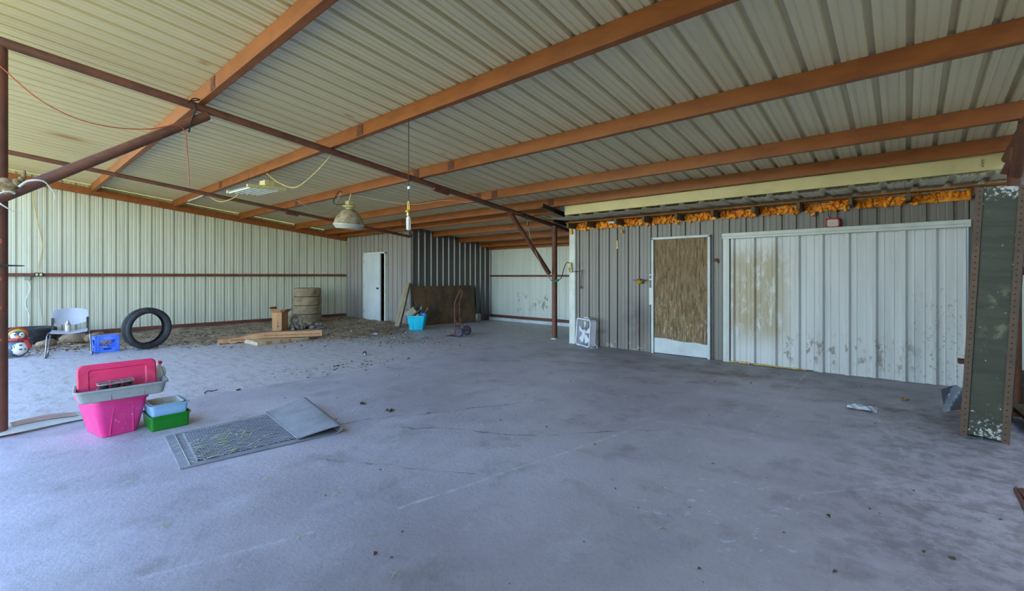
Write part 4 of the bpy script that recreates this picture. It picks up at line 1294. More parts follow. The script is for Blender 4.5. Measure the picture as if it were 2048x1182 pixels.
text('lettering', 'QUALITY & SERVICE', 0.042, 'ink', lb, (Ln*0.21, -W2-0.016, lbz(0.21)-0.012), ang_up)
text('lettering', 'HANDLE WITH CARE', 0.045, 'ink', lb, (Ln*0.42, 0.0, lbz(0.42)+H2+0.003), (0, 0, 0))

# bent pale sheets by the scratched post
sh = thing('cardboard_sheet', 'long bent whitish cardboard sheet lying against the scratched post foot', 'cardboard', (-5.95, 0.33, 0.0), math.radians(10))
def bent(u, v_):
    return (-0.17+0.34*u+0.02*math.sin(v_*7), -0.36+0.72*v_, 0.012+0.045*math.sin(PI*min(1, max(0, v_)))*(1-0.5*u)+0.012*math.sin(v_*5+u*2))
MB().grid(10, 24, bent, 0.004).build('sheet', 'trimwhite', sh)
def strip(u, v_):
    q = Vector(bent(0.25+0.3*u, 0.22+0.6*v_))
    return (q.x, q.y, q.z+0.008+0.022*math.sin(PI*u))
MB().grid(6, 18, strip, 0.003).build('torn_strip', 'card_pale', sh)

# ------------------------------------------------------------------ penguin ornament
pg = thing('penguin_ornament', 'glazed ceramic penguin in red scarf and mustard hood on the slab', 'ornament', (-11.30, 0.32, 0.012), math.radians(2))
pg.scale = (0.94, 0.94, 0.96)
MB().lathe([(0.0, 0.0), (0.08, 0.004), (0.125, 0.04), (0.155, 0.10), (0.16, 0.16), (0.145, 0.22), (0.12, 0.27), (0.10, 0.30), (0.0, 0.31)], 30).build('body', 'pen_blue', pg)
MB().ell((0.055, 0.01, 0.145), (0.115, 0.128, 0.135), 22, 14).build('belly', 'pen_white', pg)
MB().ell((-0.005, 0.0, 0.375), (0.115, 0.135, 0.115), 22, 14).build('hood', 'pen_yellow', pg)
MB().ell((0.04, 0.0, 0.365), (0.09, 0.112, 0.092), 20, 12).build('head', 'pen_blue', pg)
mb = MB().ell((0.065, -0.04, 0.365), (0.075, 0.055, 0.065), 16, 10).ell((0.065, 0.04, 0.365), (0.075, 0.055, 0.065), 16, 10).ell((0.065, 0.0, 0.345), (0.075, 0.07, 0.05), 16, 10)
mb.build('face', 'pen_white', pg)
ring = [(0.035, 0.128*math.cos(a), 0.385+0.115*math.sin(a)) for a in [2*PI*i/28 for i in range(29)]]
MB().tube(ring, 0.014, 8, cap=False).build('hood_rim', 'pen_red', pg)
for y in (-0.035, 0.045):
    MB().ell((0.132, y, 0.385), (0.010, 0.013, 0.013), 10, 6).build('eye', 'black', pg)
MB().ell((0.145, 0.005, 0.355), (0.035, 0.03, 0.016), 12, 8).build('beak', 'pen_orange', pg)
sc_ = MB().tube([(0.118*math.cos(a)+0.01, 0.135*math.sin(a), 0.288+0.01*math.cos(a)) for a in [2*PI*i/24 for i in range(25)]], 0.026, 10, cap=False)
sc_.build('scarf', 'pen_red', pg)
MB().grid(4, 8, lambda u, v_: (0.125-0.03*v_+0.01*math.sin(u*3), 0.075+0.045*u+0.055*v_, 0.285-0.15*v_), 0.014).build('scarf_tail', 'pen_red', pg)
MB().ell((0.0, -0.155, 0.185), (0.055, 0.035, 0.09), 14, 10, Matrix.Rotation(0.35, 4, 'X')).build('wing', 'pen_blue', pg)
MB().ell((-0.01, 0.15, 0.165), (0.055, 0.035, 0.09), 14, 10, Matrix.Rotation(-0.3, 4, 'X')).build('wing', 'pen_blue', pg)
cp = MB().lathe([(0.0, -0.03), (0.025, -0.028), (0.034, 0.03), (0.0, 0.03)], 16).build('cup', 'pen_orange', pg)
cp.location = (0.05, -0.185, 0.145)
MB().lathe([(0.034, 0.026), (0.037, 0.03), (0.037, 0.048), (0.0, 0.05)], 16).build('cup_cuff', 'pen_white', cp)
for z in (0.20, 0.13):
    MB().ell((0.168 if z < 0.18 else 0.157, 0.03, z), (0.010, 0.022, 0.017), 12, 8).build('button', 'pen_blue', pg)
for (y, z) in ((-0.075, 0.175), (-0.05, 0.195), (-0.045, 0.165), (-0.07, 0.150)):
    MB().ell((0.145 if abs(y) > 0.06 else 0.155, y, z), (0.008, 0.010, 0.008), 8, 6).build('dot', 'darkjunk', pg)
star = [((0.022 if i % 2 == 0 else 0.009)*math.sin(PI*i/5), (0.022 if i % 2 == 0 else 0.009)*math.cos(PI*i/5)) for i in range(10)]
q = MB().prism(star, 0.008).build('star', 'skull', pg, smooth=False)
q.location = (0.148, 0.085, 0.128)
q.rotation_euler = (PI/2, 0, PI/2+0.5)
mb = MB()
for a in (-0.03, 0.0, 0.03):
    mb.tube([(0.09, -0.09+a*0.4, 0.022), (0.17, -0.115+a, 0.004)], 0.012, 7)
mb.build('foot', 'skull', pg)

# ------------------------------------------------------------------ grey chair and spray tin
ch = thing('stacking_chair', 'grey plastic stacking chair with metal sled legs by the wall', 'chair', (-10.89, 0.92, 0), math.radians(-7))
def seat(u, v_):
    x = -0.24+0.46*u
    y = -0.24+0.48*v_
    return (x, y*0.94, 0.415-0.02*math.cos((v_-0.5)*PI)*(1-0.3*u)-0.03*max(0, u-0.85)*6*0.3+0.012*abs(v_-0.5)*2)
MB().grid(14, 14, seat, 0.012).build('seat', 'chairgrey', ch)
def back(u, v_):
    y = -0.235+0.47*u
    z0 = 0.545-0.055*math.sin(PI*u)**1.5
    z1 = 0.755+0.035*math.sin(PI*u)-0.03*(abs(u-0.5)*2)**8
    z = z0+(z1-z0)*v_
    return (-0.25-0.06*math.sin(PI*u)-0.07*v_, y, z)
MB().grid(18, 10, back, 0.012).build('backrest', 'chairgrey', ch)
for s_ in (-1, 1):
    y = s_*0.25
    MB().box((-0.245, s_*0.222, 0.51), (0.012, 0.032, 0.24), Matrix.Rotation(-0.1, 4, 'Y')).build('back_bracket', 'black', ch, smooth=False)
    P = [(-0.20, y*0.98, 0.392), (0.16, y, 0.395), (0.21, y*1.04, 0.36), (0.25, y*1.12, 0.02), (0.23, y*1.12, 0.012), (-0.28, y*1.12, 0.012), (-0.30, y*1.1, 0.03), (-0.22, y*0.98, 0.36), (-0.20, y*0.98, 0.392)]
    MB().tube(P, 0.011, 8).build('leg', 'chrome', ch)
MB().tube([(0.10, -0.25, 0.38), (0.10, 0.25, 0.38)], 0.010, 8).build('crossbar', 'steel_dark', ch)
sp_ = thing('spray_can', 'white spray can with dull cap standing on the chair seat', 'can', (-10.92, 0.90, 0.397))
MB().lathe([(0.0, 0.0), (0.032, 0.0), (0.034, 0.006), (0.034, 0.135), (0.0, 0.137)], 20).build('can_body', 'canwhite', sp_)
MB().lathe([(0.034, 0.130), (0.035, 0.134), (0.034, 0.142), (0.022, 0.16), (0.018, 0.162), (0.0, 0.163)], 20).build('shoulder', 'tin', sp_)
MB().lathe([(0.0, 0.195), (0.014, 0.193), (0.017, 0.185), (0.017, 0.16), (0.0, 0.16)], 16).build('cap', 'tin', sp_)
MB().lathe([(0.0345, 0.122), (0.0348, 0.124), (0.0348, 0.130), (0.0345, 0.132)], 20).build('label_band', 'pen_red', sp_)

# ------------------------------------------------------------------ blue milk crate, upside down
cr = thing('milk_crate', 'bright blue plastic milk crate upside down between chair and tyre', 'crate', (-10.93, 1.39, 0.004), math.radians(3))
h_, a = 0.285, 0.165
MB().box((0, 0, h_-0.008), (2*a, 2*a, 0.014)).build('base_panel', 'crate', cr, smooth=False, bevel=0.003)
def crate_side(T, logo):
    mb = MB()
    w_ = 0.006
    for s_ in (-1, 1):
        mb.box((s_*(a-0.022), 0, h_/2), (0.044, 0.012, h_))
        mb.box((s_*(a-0.05), 0, h_/2), (0.006, 0.02, h_))
    mb.box((0, 0, h_-0.035), (2*a-0.06, 0.010, 0.07))
    mb.box((0, 0, 0.018), (2*a-0.06, 0.012, 0.036))
    for s_ in (-1, 1):
        mb.box((s_*0.09, 0, 0.055), (0.07, 0.010, 0.045))
    mb.box((0, 0, 0.079), (2*a-0.06, 0.010, 0.012))
    # diagonal lattice between z .085 and .215
    z0, z1 = 0.085, 0.215
    H = z1-z0
    for i in range(-4, 8):
        x0_ = -0.12+i*0.034
        for s_ in (-1, 1):
            xa_, xb_ = (x0_, x0_+H) if s_ > 0 else (x0_+H, x0_)
            za, zb = z0, z1
            lo_, hi_ = -0.117, 0.117
            pts = []
            for t in (0.0, 1.0):
                pts.append([xa_+(xb_-xa_)*t, z0+H*t])
            # clip
            def clip(p_, q_):
                out = list(p_)
                if p_[0] < lo_:
                    f = (lo_-p_[0])/(q_[0]-p_[0])
                    out = [lo_, p_[1]+(q_[1]-p_[1])*f]
                elif p_[0] > hi_:
                    f = (hi_-p_[0])/(q_[0]-p_[0])
                    out = [hi_, p_[1]+(q_[1]-p_[1])*f]
                return out
            if max(pts[0][0], pts[1][0]) < lo_+0.01 or min(pts[0][0], pts[1][0]) > hi_-0.01:
                continue
            A_, B_ = clip(pts[0], pts[1]), clip(pts[1], pts[0])
            if not (z0 <= A_[1] <= z1 and z0 <= B_[1] <= z1):
                continue
            mb.tube([(A_[0], 0, A_[1]), (B_[0], 0, B_[1])], 0.0042, 4, cap=False)
    mm = MB()
    mm.add(mb.v, mb.f, T)
    sd = mm.build('side', 'crate', cr, smooth=False)
    return sd
sides = []
for i in range(4):
    R = Matrix.Rotation(PI/2*i+PI/2, 4, 'Z') @ Matrix.Translation((0, -a+0.006, 0))
    sides.append(crate_side(R, i == 0))
fs_ = sides[0]
el = [(a+0.003, 0.052*math.cos(t), h_-0.038+0.021*math.sin(t)) for t in [2*PI*i/28 for i in range(29)]]
MB().tube(el, 0.003, 6, cap=False).build('logo_ring', 'crate_lt', cr)
text('logo_lettering', 'DFA', 0.03, 'crate_lt', cr, (a+0.002, 0, h_-0.038), (PI/2, 0, PI/2), 0.001)
MB().ell((0.05, -a-0.001, 0.055), (0.018, 0.004, 0.026), 14, 8).build('handle_hole', 'wheelblue', cr)

# ------------------------------------------------------------------ tapered tubs
def rrect(w_, d_, r_, n=5):
    return rr_ring(w_, d_, r_, n)
def tub(parent, name, m, wb_, db_, wt, dt, h_, rb=0.03, rt=0.04, wall=0.004, rim=0.012, rimh=0.02):
    """open tapered tub with rolled rim: outer skin, rim, inner skin, inner floor"""
    rings = [(wb_-0.02, db_-0.02, 0.0, rb), (wb_, db_, 0.008, rb)]
    for t in (0.33, 0.66, 1.0):
        rings.append((wb_+(wt-wb_)*t, db_+(dt-db_)*t, h_-rimh if t == 1.0 else 0.008+(h_-rimh-0.008)*t, rb+(rt-rb)*t))
    rings += [(wt+2*rim, dt+2*rim, h_-rimh+0.001, rt+rim), (wt+2*rim, dt+2*rim, h_-0.003, rt+rim), (wt+rim, dt+rim, h_, rt+rim/2),
              (wt-2*wall, dt-2*wall, h_-0.003, rt), (wb_-2*wall, db_-2*wall, wall+0.008, rb)]
    vs, fs = [], []
    n = None
    for (w_, d_, z, r_) in rings:
        q = rrect(w_, d_, r_)
        n = len(q)
        vs += [(x, y, z) for x, y in q]
    for i in range(len(rings)-1):
        for j in range(n):
            fs.append((i*n+j, i*n+(j+1) % n, (i+1)*n+(j+1) % n, (i+1)*n+j))
    fs.append(tuple(range(n))[::-1])
    e = (len(rings)-1)*n
    fs.append(tuple(e+j for j in range(n)))
    return MB().add(vs, fs).build(name, m, parent, ang=32)

pt = thing('storage_tote', 'hot pink storage tote carrying the grey tray on the slab', 'tote', (-5.275, 0.715, 0.0), math.radians(10))
tub(pt, 'tub', 'pink', 0.37, 0.25, 0.46, 0.37, 0.335, 0.035, 0.05, rimh=0.045, rim=0.012)
# moulded panel lines on the front and sides
def tote_rib(x, y0, y1, face):
    mb = MB()
    if face == 'f':
        pts = [(0.186+0.044*z/0.335+0.002, y0+(y1-y0)*(z/0.29)**1.6, z) for z in [0.01+0.28*i/8 for i in range(9)]]
    else:
        pts = [(x+(y1-y0)*(z/0.29)**1.6, y0, z) for z in [0.01+0.28*i/8 for i in range(9)]]
    return MB().tube(pts, 0.005, 6).build('moulded_rib', 'pink', pt)
tote_rib(0, -0.075, -0.055, 'f')
tote_rib(0, 0.085, 0.065, 'f')
mb = MB()
for i in range(9):
    mb.ell((0.192+0.044*(0.05+0.022*i)/0.335, -0.10+0.2*rnd.random(), 0.05+0.022*i), (0.002, 0.002+0.003*rnd.random(), 0.002+0.006*rnd.random()), 6, 4)
q = mb.build('paint_fleck', 'straw', pt)
q['kind'] = 'stuff'

gt = thing('shallow_tray', 'long shallow grey plastic tray balanced on the pink tote', 'tray', (-5.085, 0.755, 0.337), (math.radians(1.2), 0, math.radians(-6)))
tub(gt, 'tray_body', 'graytray', 0.32, 0.54, 0.35, 0.58, 0.105, 0.035, 0.045, rim=0.016, rimh=0.016)
for y in (-0.08, 0.13):
    MB().box((0.166, y, 0.048), (0.006, 0.008, 0.082), Matrix.Rotation(0.08, 4, 'Y')).build('moulded_rib', 'graytray', gt, smooth=False)

lid = thing('tote_lid', 'pink tote lid standing on edge inside the grey tray', 'lid', (-5.118, 0.735, 0.356), (0, 0, math.radians(-3)))
lid.rotation_euler = (Matrix.Rotation(math.radians(-3), 4, 'Z') @ Matrix.Rotation(math.radians(-12), 4, 'Y') @ Matrix.Rotation(math.radians(0.5), 4, 'X')).to_euler()
T = Matrix.Rotation(PI/2, 4, 'Z') @ Matrix.Rotation(PI/2, 4, 'X')
mb = MB()
out_ = rr_ring(0.52, 0.262, 0.045, 6)
mid_ = rr_ring(0.50, 0.242, 0.040, 6)
in_ = rr_ring(0.38, 0.17, 0.02, 6)
in2 = rr_ring(0.365, 0.155, 0.018, 6)
rings = [(out_, 0.0), (out_, 0.028), (mid_, 0.036), (in_, 0.034), (in2, 0.026)]
vs, fs = [], []
n = len(out_)
for q, z in rings:
    vs += [(x, y+0.131, z) for x, y in q]
for i in range(len(rings)-1):
    for j in range(n):
        fs.append((i*n+j, i*n+(j+1) % n, (i+1)*n+(j+1) % n, (i+1)*n+j))
fs.append(tuple((len(rings)-1)*n+j for j in range(n)))
fs.append(tuple(range(n))[::-1])
MB().add(vs, fs, T).build('lid_panel', 'pink_lid', lid, ang=30)

for i, (z, lab) in enumerate(((0.376, 'lowest muffin tin of the stack inside the grey tray'), (0.424, 'middle muffin tin of the stack leaning by the pink lid'), (0.472, 'top muffin tin of the stack in front of the pink lid'))):
    mt = thing('muffin_tin', lab, 'muffin tin', (-5.005, 0.70, z), (0.02*i, 0.03*(i-1), math.radians(-14+6*i)), 'stacked muffin tins')
    MB().prism(rr_ring(0.145, 0.235, 0.035, 6), 0.003).build('plate', 'tin', mt, smooth=False)
    MB().tube([(x, y, 0.002) for x, y in rr_ring(0.145, 0.235, 0.035, 6)]+[(0.0725, 0.0825, 0.002)], 0.003, 6).build('rolled_edge', 'tin', mt)
    for cx in (-0.036, 0.036):
        for cy in (-0.075, 0.0, 0.075):
            MB().lathe([(0.0, -0.030), (0.025, -0.030), (0.032, 0.0005), (0.0335, 0.0035), (0.030, 0.002), (0.023, -0.026), (0.0, -0.026)], 16).build('cup', 'steel_dark', mt).location = (cx, cy, 0.002)

jg = thing('plastic_jug', 'milky plastic jug with red cap leaning behind the pink lid', 'jug', (-5.228, 0.972, 0.362))
jg.scale = (0.82, 0.82, 0.86)
jg.rotation_euler = (math.radians(-18), math.radians(6), 0)
rings = []
vs, fs = [], []
R_ = [(0.13, 0.0), (0.14, 0.01), (0.14, 0.12), (0.135, 0.145), (0.10, 0.19), (0.055, 0.215), (0.038, 0.225), (0.036, 0.24)]
for (w_, z) in R_:
    q = rr_ring(w_, w_, min(0.03, w_*0.45) if z < 0.18 else w_*0.49, 5)
    n = len(q)
    vs += [(x, y, z) for x, y in q]
for i in range(len(R_)-1):
    for j in range(n):
        fs.append((i*n+j, i*n+(j+1) % n, (i+1)*n+(j+1) % n, (i+1)*n+j))
fs += [tuple(range(n))[::-1], tuple((len(R_)-1)*n+j for j in range(n))]
MB().add(vs, fs).build('jug_body', 'milky', jg, ang=50)
MB().tube(spline([(0.0, 0.066, 0.09), (0.0, 0.088, 0.13), (0.0, 0.07, 0.18), (0.0, 0.035, 0.205)], 5), 0.013, 8).build('handle', 'milky', jg)
MB().lathe([(0.0, 0.262), (0.022, 0.26), (0.0235, 0.255), (0.0235, 0.236), (0.0, 0.235)], 18).build('cap', 'red', jg)

gb = thing('plastic_bin', 'dark green plastic bin on the slab beside the pink tote', 'bin', (-5.10, 1.065, 0.0), math.radians(0))
tub(gb, 'bin_body', 'green', 0.31, 0.275, 0.325, 0.29, 0.132, 0.02, 0.025, rim=0.010, rimh=0.012)
bb = thing('plastic_bin', 'pale blue plastic bin stacked in the green bin', 'bin', (-5.10, 1.06, 0.098), math.radians(1))
tub(bb, 'bin_body', 'ltblue', 0.285, 0.25, 0.305, 0.272, 0.125, 0.02, 0.025, rim=0.012, rimh=0.012)
mt = thing('clear_tray', 'milky clear tray lying inside the pale blue bin', 'tray', (-5.11, 1.055, 0.150), math.radians(1))
tub(mt, 'tray_body', 'milky', 0.23, 0.20, 0.265, 0.235, 0.075, 0.02, 0.025, rim=0.008, rimh=0.006)
q = MB().box((0, 0, 0), (0.003, 0.085, 0.042)).build('paper_label', 'beige', mt, smooth=False)
q.location = (-0.103, -0.035, 0.045)
q.rotation_euler = (0, math.radians(-14), 0)

# ------------------------------------------------------------------ rubber mat with folded end
mc = [Vector((-3.842, 0.88, 0)), Vector((-4.71, 0.975, 0)), Vector((-4.74, 2.16, 0)), Vector((-3.70, 1.985, 0))]
def matp(u, v_, z=0.0):
    """u across (near to far edge), v along towards the fold"""
    a_ = mc[0].lerp(mc[1], u)
    b_ = mc[3].lerp(mc[2], u)
    q = a_.lerp(b_, v_)
    return Vector((q.x, q.y, z))
rm = thing('rubber_mat', 'grey rubber drainage mat folded back at one end, straw on it', 'mat', (-4.25, 1.5, 0.0))
Lm = Matrix.Translation((4.25, -1.5, 0))
MB().grid(24, 36, lambda u, v_: matp(u, v_, 0.0105+0.002*math.sin(u*6+v_*3)), -0.008, Lm).build('sheet', 'graytray', rm).data.materials[0] = pm('mat_rubber', S(150, 152, 158), S(134, 136, 142), sc=6, rough=0.75, bump=0.1, dirt=S(160, 154, 146), dsc=5)
M['matrubber'] = rm.children[0].data.materials[0]
def foldf(u, v_):
    # the flap: rises round the fold then lies back over the mat
    R_ = 0.030+0.012*u
    a_ = min(1.0, v_/0.22)
    if v_ < 0.22:
        t = a_*PI
        return matp(u, 1.0+0.032*math.sin(t), 0.010+R_*(1-math.cos(t)))
    t = (v_-0.22)/0.78
    back = 0.30+0.03*u
    return matp(u+0.015*t*(1-u), 1.0-back*t, 0.010+2*R_-(2*R_-0.022)*min(1, t*1.05)**1.2+0.006*math.sin(u*5)*t*(1-t)*4)
MB().grid(20, 26, foldf, 0.006, Lm).build('folded_flap', 'matrubber', rm)
M['mat_shade'] = pm('mat_shade_rubber', S(92, 95, 102), S(112, 114, 120), sc=7, rough=0.8)  # darker tone painted in as the shade between the raised bars
MB().grid(12, 20, lambda u, v_: matp(0.07+0.86*u, 0.10+0.72*v_, 0.0138), 0.0004, Lm).build('hollow_shade_panel', 'mat_shade', rm)
# raised mesh: crossing diagonal bars, too many to count
mb = MB()
u0, u1, v0, v1 = 0.07, 0.93, 0.10, 0.80
N = 34
asp = 1.3
def bar(ua, va, ub, vb):
    pts = [matp(ua, va, 0.0165), matp(ub, vb, 0.0165)]
    mb.tube([Lm @ q for q in pts], 0.0042, 4, cap=False)
nb = 46
for i in range(-nb, nb):
    for s_ in (1, -1):
        # line u - s*(v*asp) = const
        cst = i*0.045
        pts = []
        for uu in (u0, u1):
            vv = (uu-cst)/asp if s_ > 0 else (cst+1.2-uu)/asp
            if v0 <= vv <= v1:
                pts.append((uu, vv))
        for vv in (v0, v1):
            uu = cst+vv*asp if s_ > 0 else cst+1.2-vv*asp
            if u0 <= uu <= u1:
                pts.append((uu, vv))
        if len(pts) >= 2 and (abs(pts[0][0]-pts[1][0]) > 0.01):
            bar(*pts[0], *pts[1])
q = mb.build('raised_mesh', 'matrubber', rm)
q['kind'] = 'stuff'
for (ua, va, ub, vb) in ((0.06, 0.10, 0.94, 0.10), (0.02, 0.055, 0.98, 0.055)):
    MB().tube([Lm @ matp(ua, va, 0.013), Lm @ matp(ub, vb, 0.013)], 0.004, 6).build('border_ridge', 'matrubber', rm)

def straw_blade(mb, x, y, z, L_, ang, w_=0.003):
    dx, dy = math.cos(ang), math.sin(ang)
    nx, ny = -dy*w_, dx*w_
    bx_ = 0.15*L_*(rnd.random()-0.5)
    P_ = []
    for t in (-0.5, 0.0, 0.5):
        k_ = bx_*(0.25-t*t)*4
        P_.append((x+dx*L_*t-dy*k_, y+dy*L_*t+dx*k_, z+0.008*(0.25-t*t)*4))
    vs = []
    for i, q in enumerate(P_):
        f = 1.0 if i == 1 else 0.5
        vs += [(q[0]+nx*f, q[1]+ny*f, q[2]), (q[0]-nx*f, q[1]-ny*f, q[2])]
    mb.add(vs, [(0, 1, 3, 2), (2, 3, 5, 4)])
mb = MB()
for i in range(120):
    u, v_ = min(0.95, max(0.05, rnd.gauss(0.42, 0.2))), abs(rnd.gauss(0.30, 0.16))
    if v_ > 0.75:
        continue
    q = matp(u, v_)
    straw_blade(mb, q.x, q.y, 0.020+0.004*rnd.random(), 0.03+0.10*rnd.random(), rnd.gauss(1.0, 0.7), 0.0034)
o = mb.build('straw', 'straw', smooth=False)
tag(o, 'loose blades of dry straw lying on the rubber mat', 'straw', kind='stuff')
mb = MB()
spots = [(-3.88, 0.59), (-2.88, 1.00), (-2.69, 1.40), (-2.30, 0.67), (-1.00, 3.19), (-0.17, 2.78), (-2.64, 1.36), (-2.37, 0.78), (-1.79, 2.45), (-1.78, 1.67), (-2.12, 1.31), (-1.77, 1.20), (-1.15, 2.10), (-2.46, 2.70), (-2.71, 2.28), (-0.12, 2.87), (-0.99, 2.36), (-2.40, 1.04), (-3.23, 1.21), (-3.05, 0.62), (-2.95, 1.75)]
for (x, y) in spots:
    for i in range(rnd.choice((1, 1, 2, 3))):
        straw_blade(mb, x+0.03*rnd.random(), y+0.03*rnd.random(), 0.003, 0.04+0.07*rnd.random(), rnd.random()*6.3, 0.0022)
for i in range(230):
    x, y = -4.8+5.4*rnd.random(), 0.4+5.6*rnd.random()**1.2
    if y < 0.9*abs(x)*0.2:
        continue
    straw_blade(mb, x, y, 0.003, 0.012+0.03*rnd.random(), rnd.random()*6.3, 0.0018)
o = mb.build('grass_clippings', 'straw', smooth=False)
tag(o, 'fine grass clippings strewn over the smooth concrete slab', 'grass clippings', kind='stuff')
mb = MB()
for i in range(260):
    x, y = -5.8+7.0*rnd.random(), 1.2+6.2*rnd.random()
    if x > 0.2 and y > 5.2:
        continue
    leaf_at(mb, x, y, 0.001, 0.005+0.016*rnd.random()**3, rnd.random()*6.3)
o = mb.build('floor_litter', 'leaf', smooth=False)
tag(o, 'tiny dark leaf bits scattered over the smooth concrete slab', 'litter', kind='stuff')

# ------------------------------------------------------------------ small things on the slab
cn = thing('drink_can', 'silver drink can lying on its side on the bare slab', 'can', (-7.03, 4.24, 0.033), (PI/2, 0, 0.9))
MB().lathe([(0.0, -0.055), (0.024, -0.057), (0.031, -0.048), (0.033, -0.04), (0.033, 0.04), (0.027, 0.055), (0.025, 0.058), (0.0, 0.054)], 20).build('can_body', 'chrome', cn)
for (x, y, w_, d_, a, lab) in ((-7.96, 6.27, 0.05, 0.42, 0.30, 'long white paper strip on the slab near the hand truck'),
                               (-9.24, 5.84, 0.16, 0.24, 0.9, 'crumpled white paper on the litter before the white door'),
                               (-9.22, 4.46, 0.05, 0.07, 0.2, 'small white paper scrap by the long carton end'),
                               (-12.2, 3.1, 0.10, 0.2, 0.7, 'flattened blue-grey scrap on the dirt by the wall')):
    q = MB().grid(6, 6, lambda u, v_: ((u-0.5)*w_, (v_-0.5)*d_, 0.010+0.010*math.sin(u*7+v_*5)+0.004*math.sin(v_*17)), 0.0008)
    o = q.build('paper_scrap', 'plastic_grey' if 'blue' in lab else 'paper')
    o.location = (x, y, earth_h(x, y)+0.003)
    o.rotation_euler = (0, 0, a)
    tag(o, lab, 'scrap')
q = MB().grid(14, 10, lambda u, v_: ((u-0.5)*0.24, (v_-0.5)*0.13, 0.02+0.022*math.sin(u*11+v_*4)*math.sin(v_*9)+0.02*math.sin(PI*u)*math.sin(PI*v_)), 0.001)
o = q.build('plastic_wrap', 'plastic_clear', ang=10)
o.location = (-0.33, 5.81, 0.0)
tag(o, 'crumpled clear plastic wrap on the slab before the white panel', 'wrap')
q = MB().grid(10, 10, lambda u, v_: (0.04*math.sin(u*7+v_*4)+0.03*v_, (u-0.5)*0.17, 0.005+0.24*v_+0.03*math.sin(u*4)), 0.002)
o = q.build('plastic_sheet', 'plastic_grey')
o.location = (0.36, 6.26, 0.0)
o.rotation_euler = (0, 0, math.radians(75))
tag(o, 'crumpled grey plastic sheet standing behind the shelf unit foot', 'sheet')
o = MB().tube(spline([(0, -0.06, 0.008), (0, -0.03, 0.03), (0, 0.02, 0.02), (0.02, 0.07, 0.03)], 5), 0.006, 7).build('iron_hook', 'steel_dark')
o.location = (-6.1, 1.69, 0.0)
tag(o, 'small bent iron handle lying on the slab edge', 'hook')
o = MB().tube(spline([(0, 0, 0.01), (0.05, 0.1, 0.015), (0.0, 0.25, 0.01), (0.1, 0.4, 0.015), (0.12, 0.47, 0.01)], 5), 0.010, 7).build('stick', 'wood_old')
o.location = (-9.15, 5.05, 0.005)
tag(o, 'thin brown stick lying across the slab before the white door', 'stick')
o = MB().tube(spline([(0, 0, 0.006), (0.15, 0.05, 0.012), (0.1, 0.2, 0.01), (0.2, 0.32, 0.01)], 6), 0.005, 6).build('wire_piece', 'steel_dark')
o.location = (-8.5, 1.05, 0.0)
tag(o, 'thin dark wire curled on the rough slab before the chair', 'wire')
for (x, y, s_, lab) in ((-4.35, 2.62, 0.055, 'brown curled leaf on the slab beyond the mat fold'), (-3.92, 2.65, 0.06, 'dark leaf clump on the slab crack beyond the mat'), (-6.0, 1.95, 0.04, 'small brown leaf on the slab edge near the bent handle'), (0.0, 6.55, 0.05, 'yellow leaf on the slab before the white panel')):
    mb = MB()
    for i in range(5):
        leaf_at(mb, s_*(rnd.random()-0.5), s_*(rnd.random()-0.5), 0.002, s_*0.6, rnd.random()*6)
    o = mb.build('dry_leaf', 'yellow' if 'yellow' in lab else 'leaf', smooth=False)
    o.location = (x, y, 0.0)
    tag(o, lab, 'leaf', 'single leaves on the slab')

# ------------------------------------------------------------------ store room corner: plank, board, tote, hand truck
bt, tp = Vector((-10.05, 7.02, 0.0)), Vector((-10.24, 7.50, 1.17))
d = (tp-bt).normalized()
pk = MB().box((0, 0, 0.62), (0.155, 0.085, 1.24)).build('leaning_plank', 'wood_old', smooth=False, bevel=0.008)
pk.rotation_euler = d.to_track_quat('Z', 'Y').to_euler()
pk.location = bt+Vector((0, 0, 0.03))
tag(pk, 'thick weathered plank leaning on the taupe wall corner', 'plank')
pw = MB().box((0, 1.09, 0.55), (0.016, 2.18, 1.10)).build('particle_board', 'osb', smooth=False)
pw.location = (-9.93, 7.58, 0.004)
pw.rotation_euler = (0, math.radians(-14), math.radians(-2))
tag(pw, 'large stained brown board leaning on the charcoal ribbed wall', 'board')
bk = MB().box((0, 0, 0.11), (0.10, 0.20, 0.22), None, 0.75).build('concrete_block', 'stone', smooth=False, bevel=0.01)
bk.location = (-9.86, 9.80, -0.01)
bk.rotation_euler = (0, 0, 0.1)
tag(bk, 'grey concrete block on the ground beside the leaning board', 'block')

tt = thing('storage_tote', 'turquoise storage tote full of junk before the leaning board', 'tote', (-9.33, 7.11, 0.0), math.radians(42))
tub(tt, 'tub', 'teal', 0.34, 0.26, 0.46, 0.36, 0.37, 0.04, 0.05, rimh=0.02, rim=0.014)
for s_ in (-1, 1):
    MB().tube([(s_*0.085, -0.133-0.045*z/0.37, z) for z in (0.01, 0.15, 0.31)], 0.006, 6).build('moulded_rib', 'teal', tt)
MB().tube([(-0.085, -0.175, 0.31), (0.085, -0.175, 0.31)], 0.006, 6).build('moulded_rib', 'teal', tt)
c0 = Vector((-9.33, 7.11, 0.37))
def junk(name, m, mb, off, rot, lab, cat):
    o = mb.build(name, m, bevel=0.004)
    o.location = c0+Vector(off)
    o.rotation_euler = rot
    tag(o, lab, cat, 'junk in the turquoise tote')
    return o
junk('grey_casing', 'junkgrey', MB().box((0, 0, 0), (0.26, 0.13, 0.16)), (-0.11, -0.10, 0.07), (0.25, -0.6, 0.7), 'tilted grey plastic casing sticking out of the turquoise tote', 'casing')
junk('black_tube', 'black', MB().tube([(-0.17, 0, 0), (0.17, 0, 0)], 0.032, 12), (0.0, -0.06, 0.03), (0.0, -0.65, 0.7), 'black tube slanting out of the turquoise tote', 'tube')
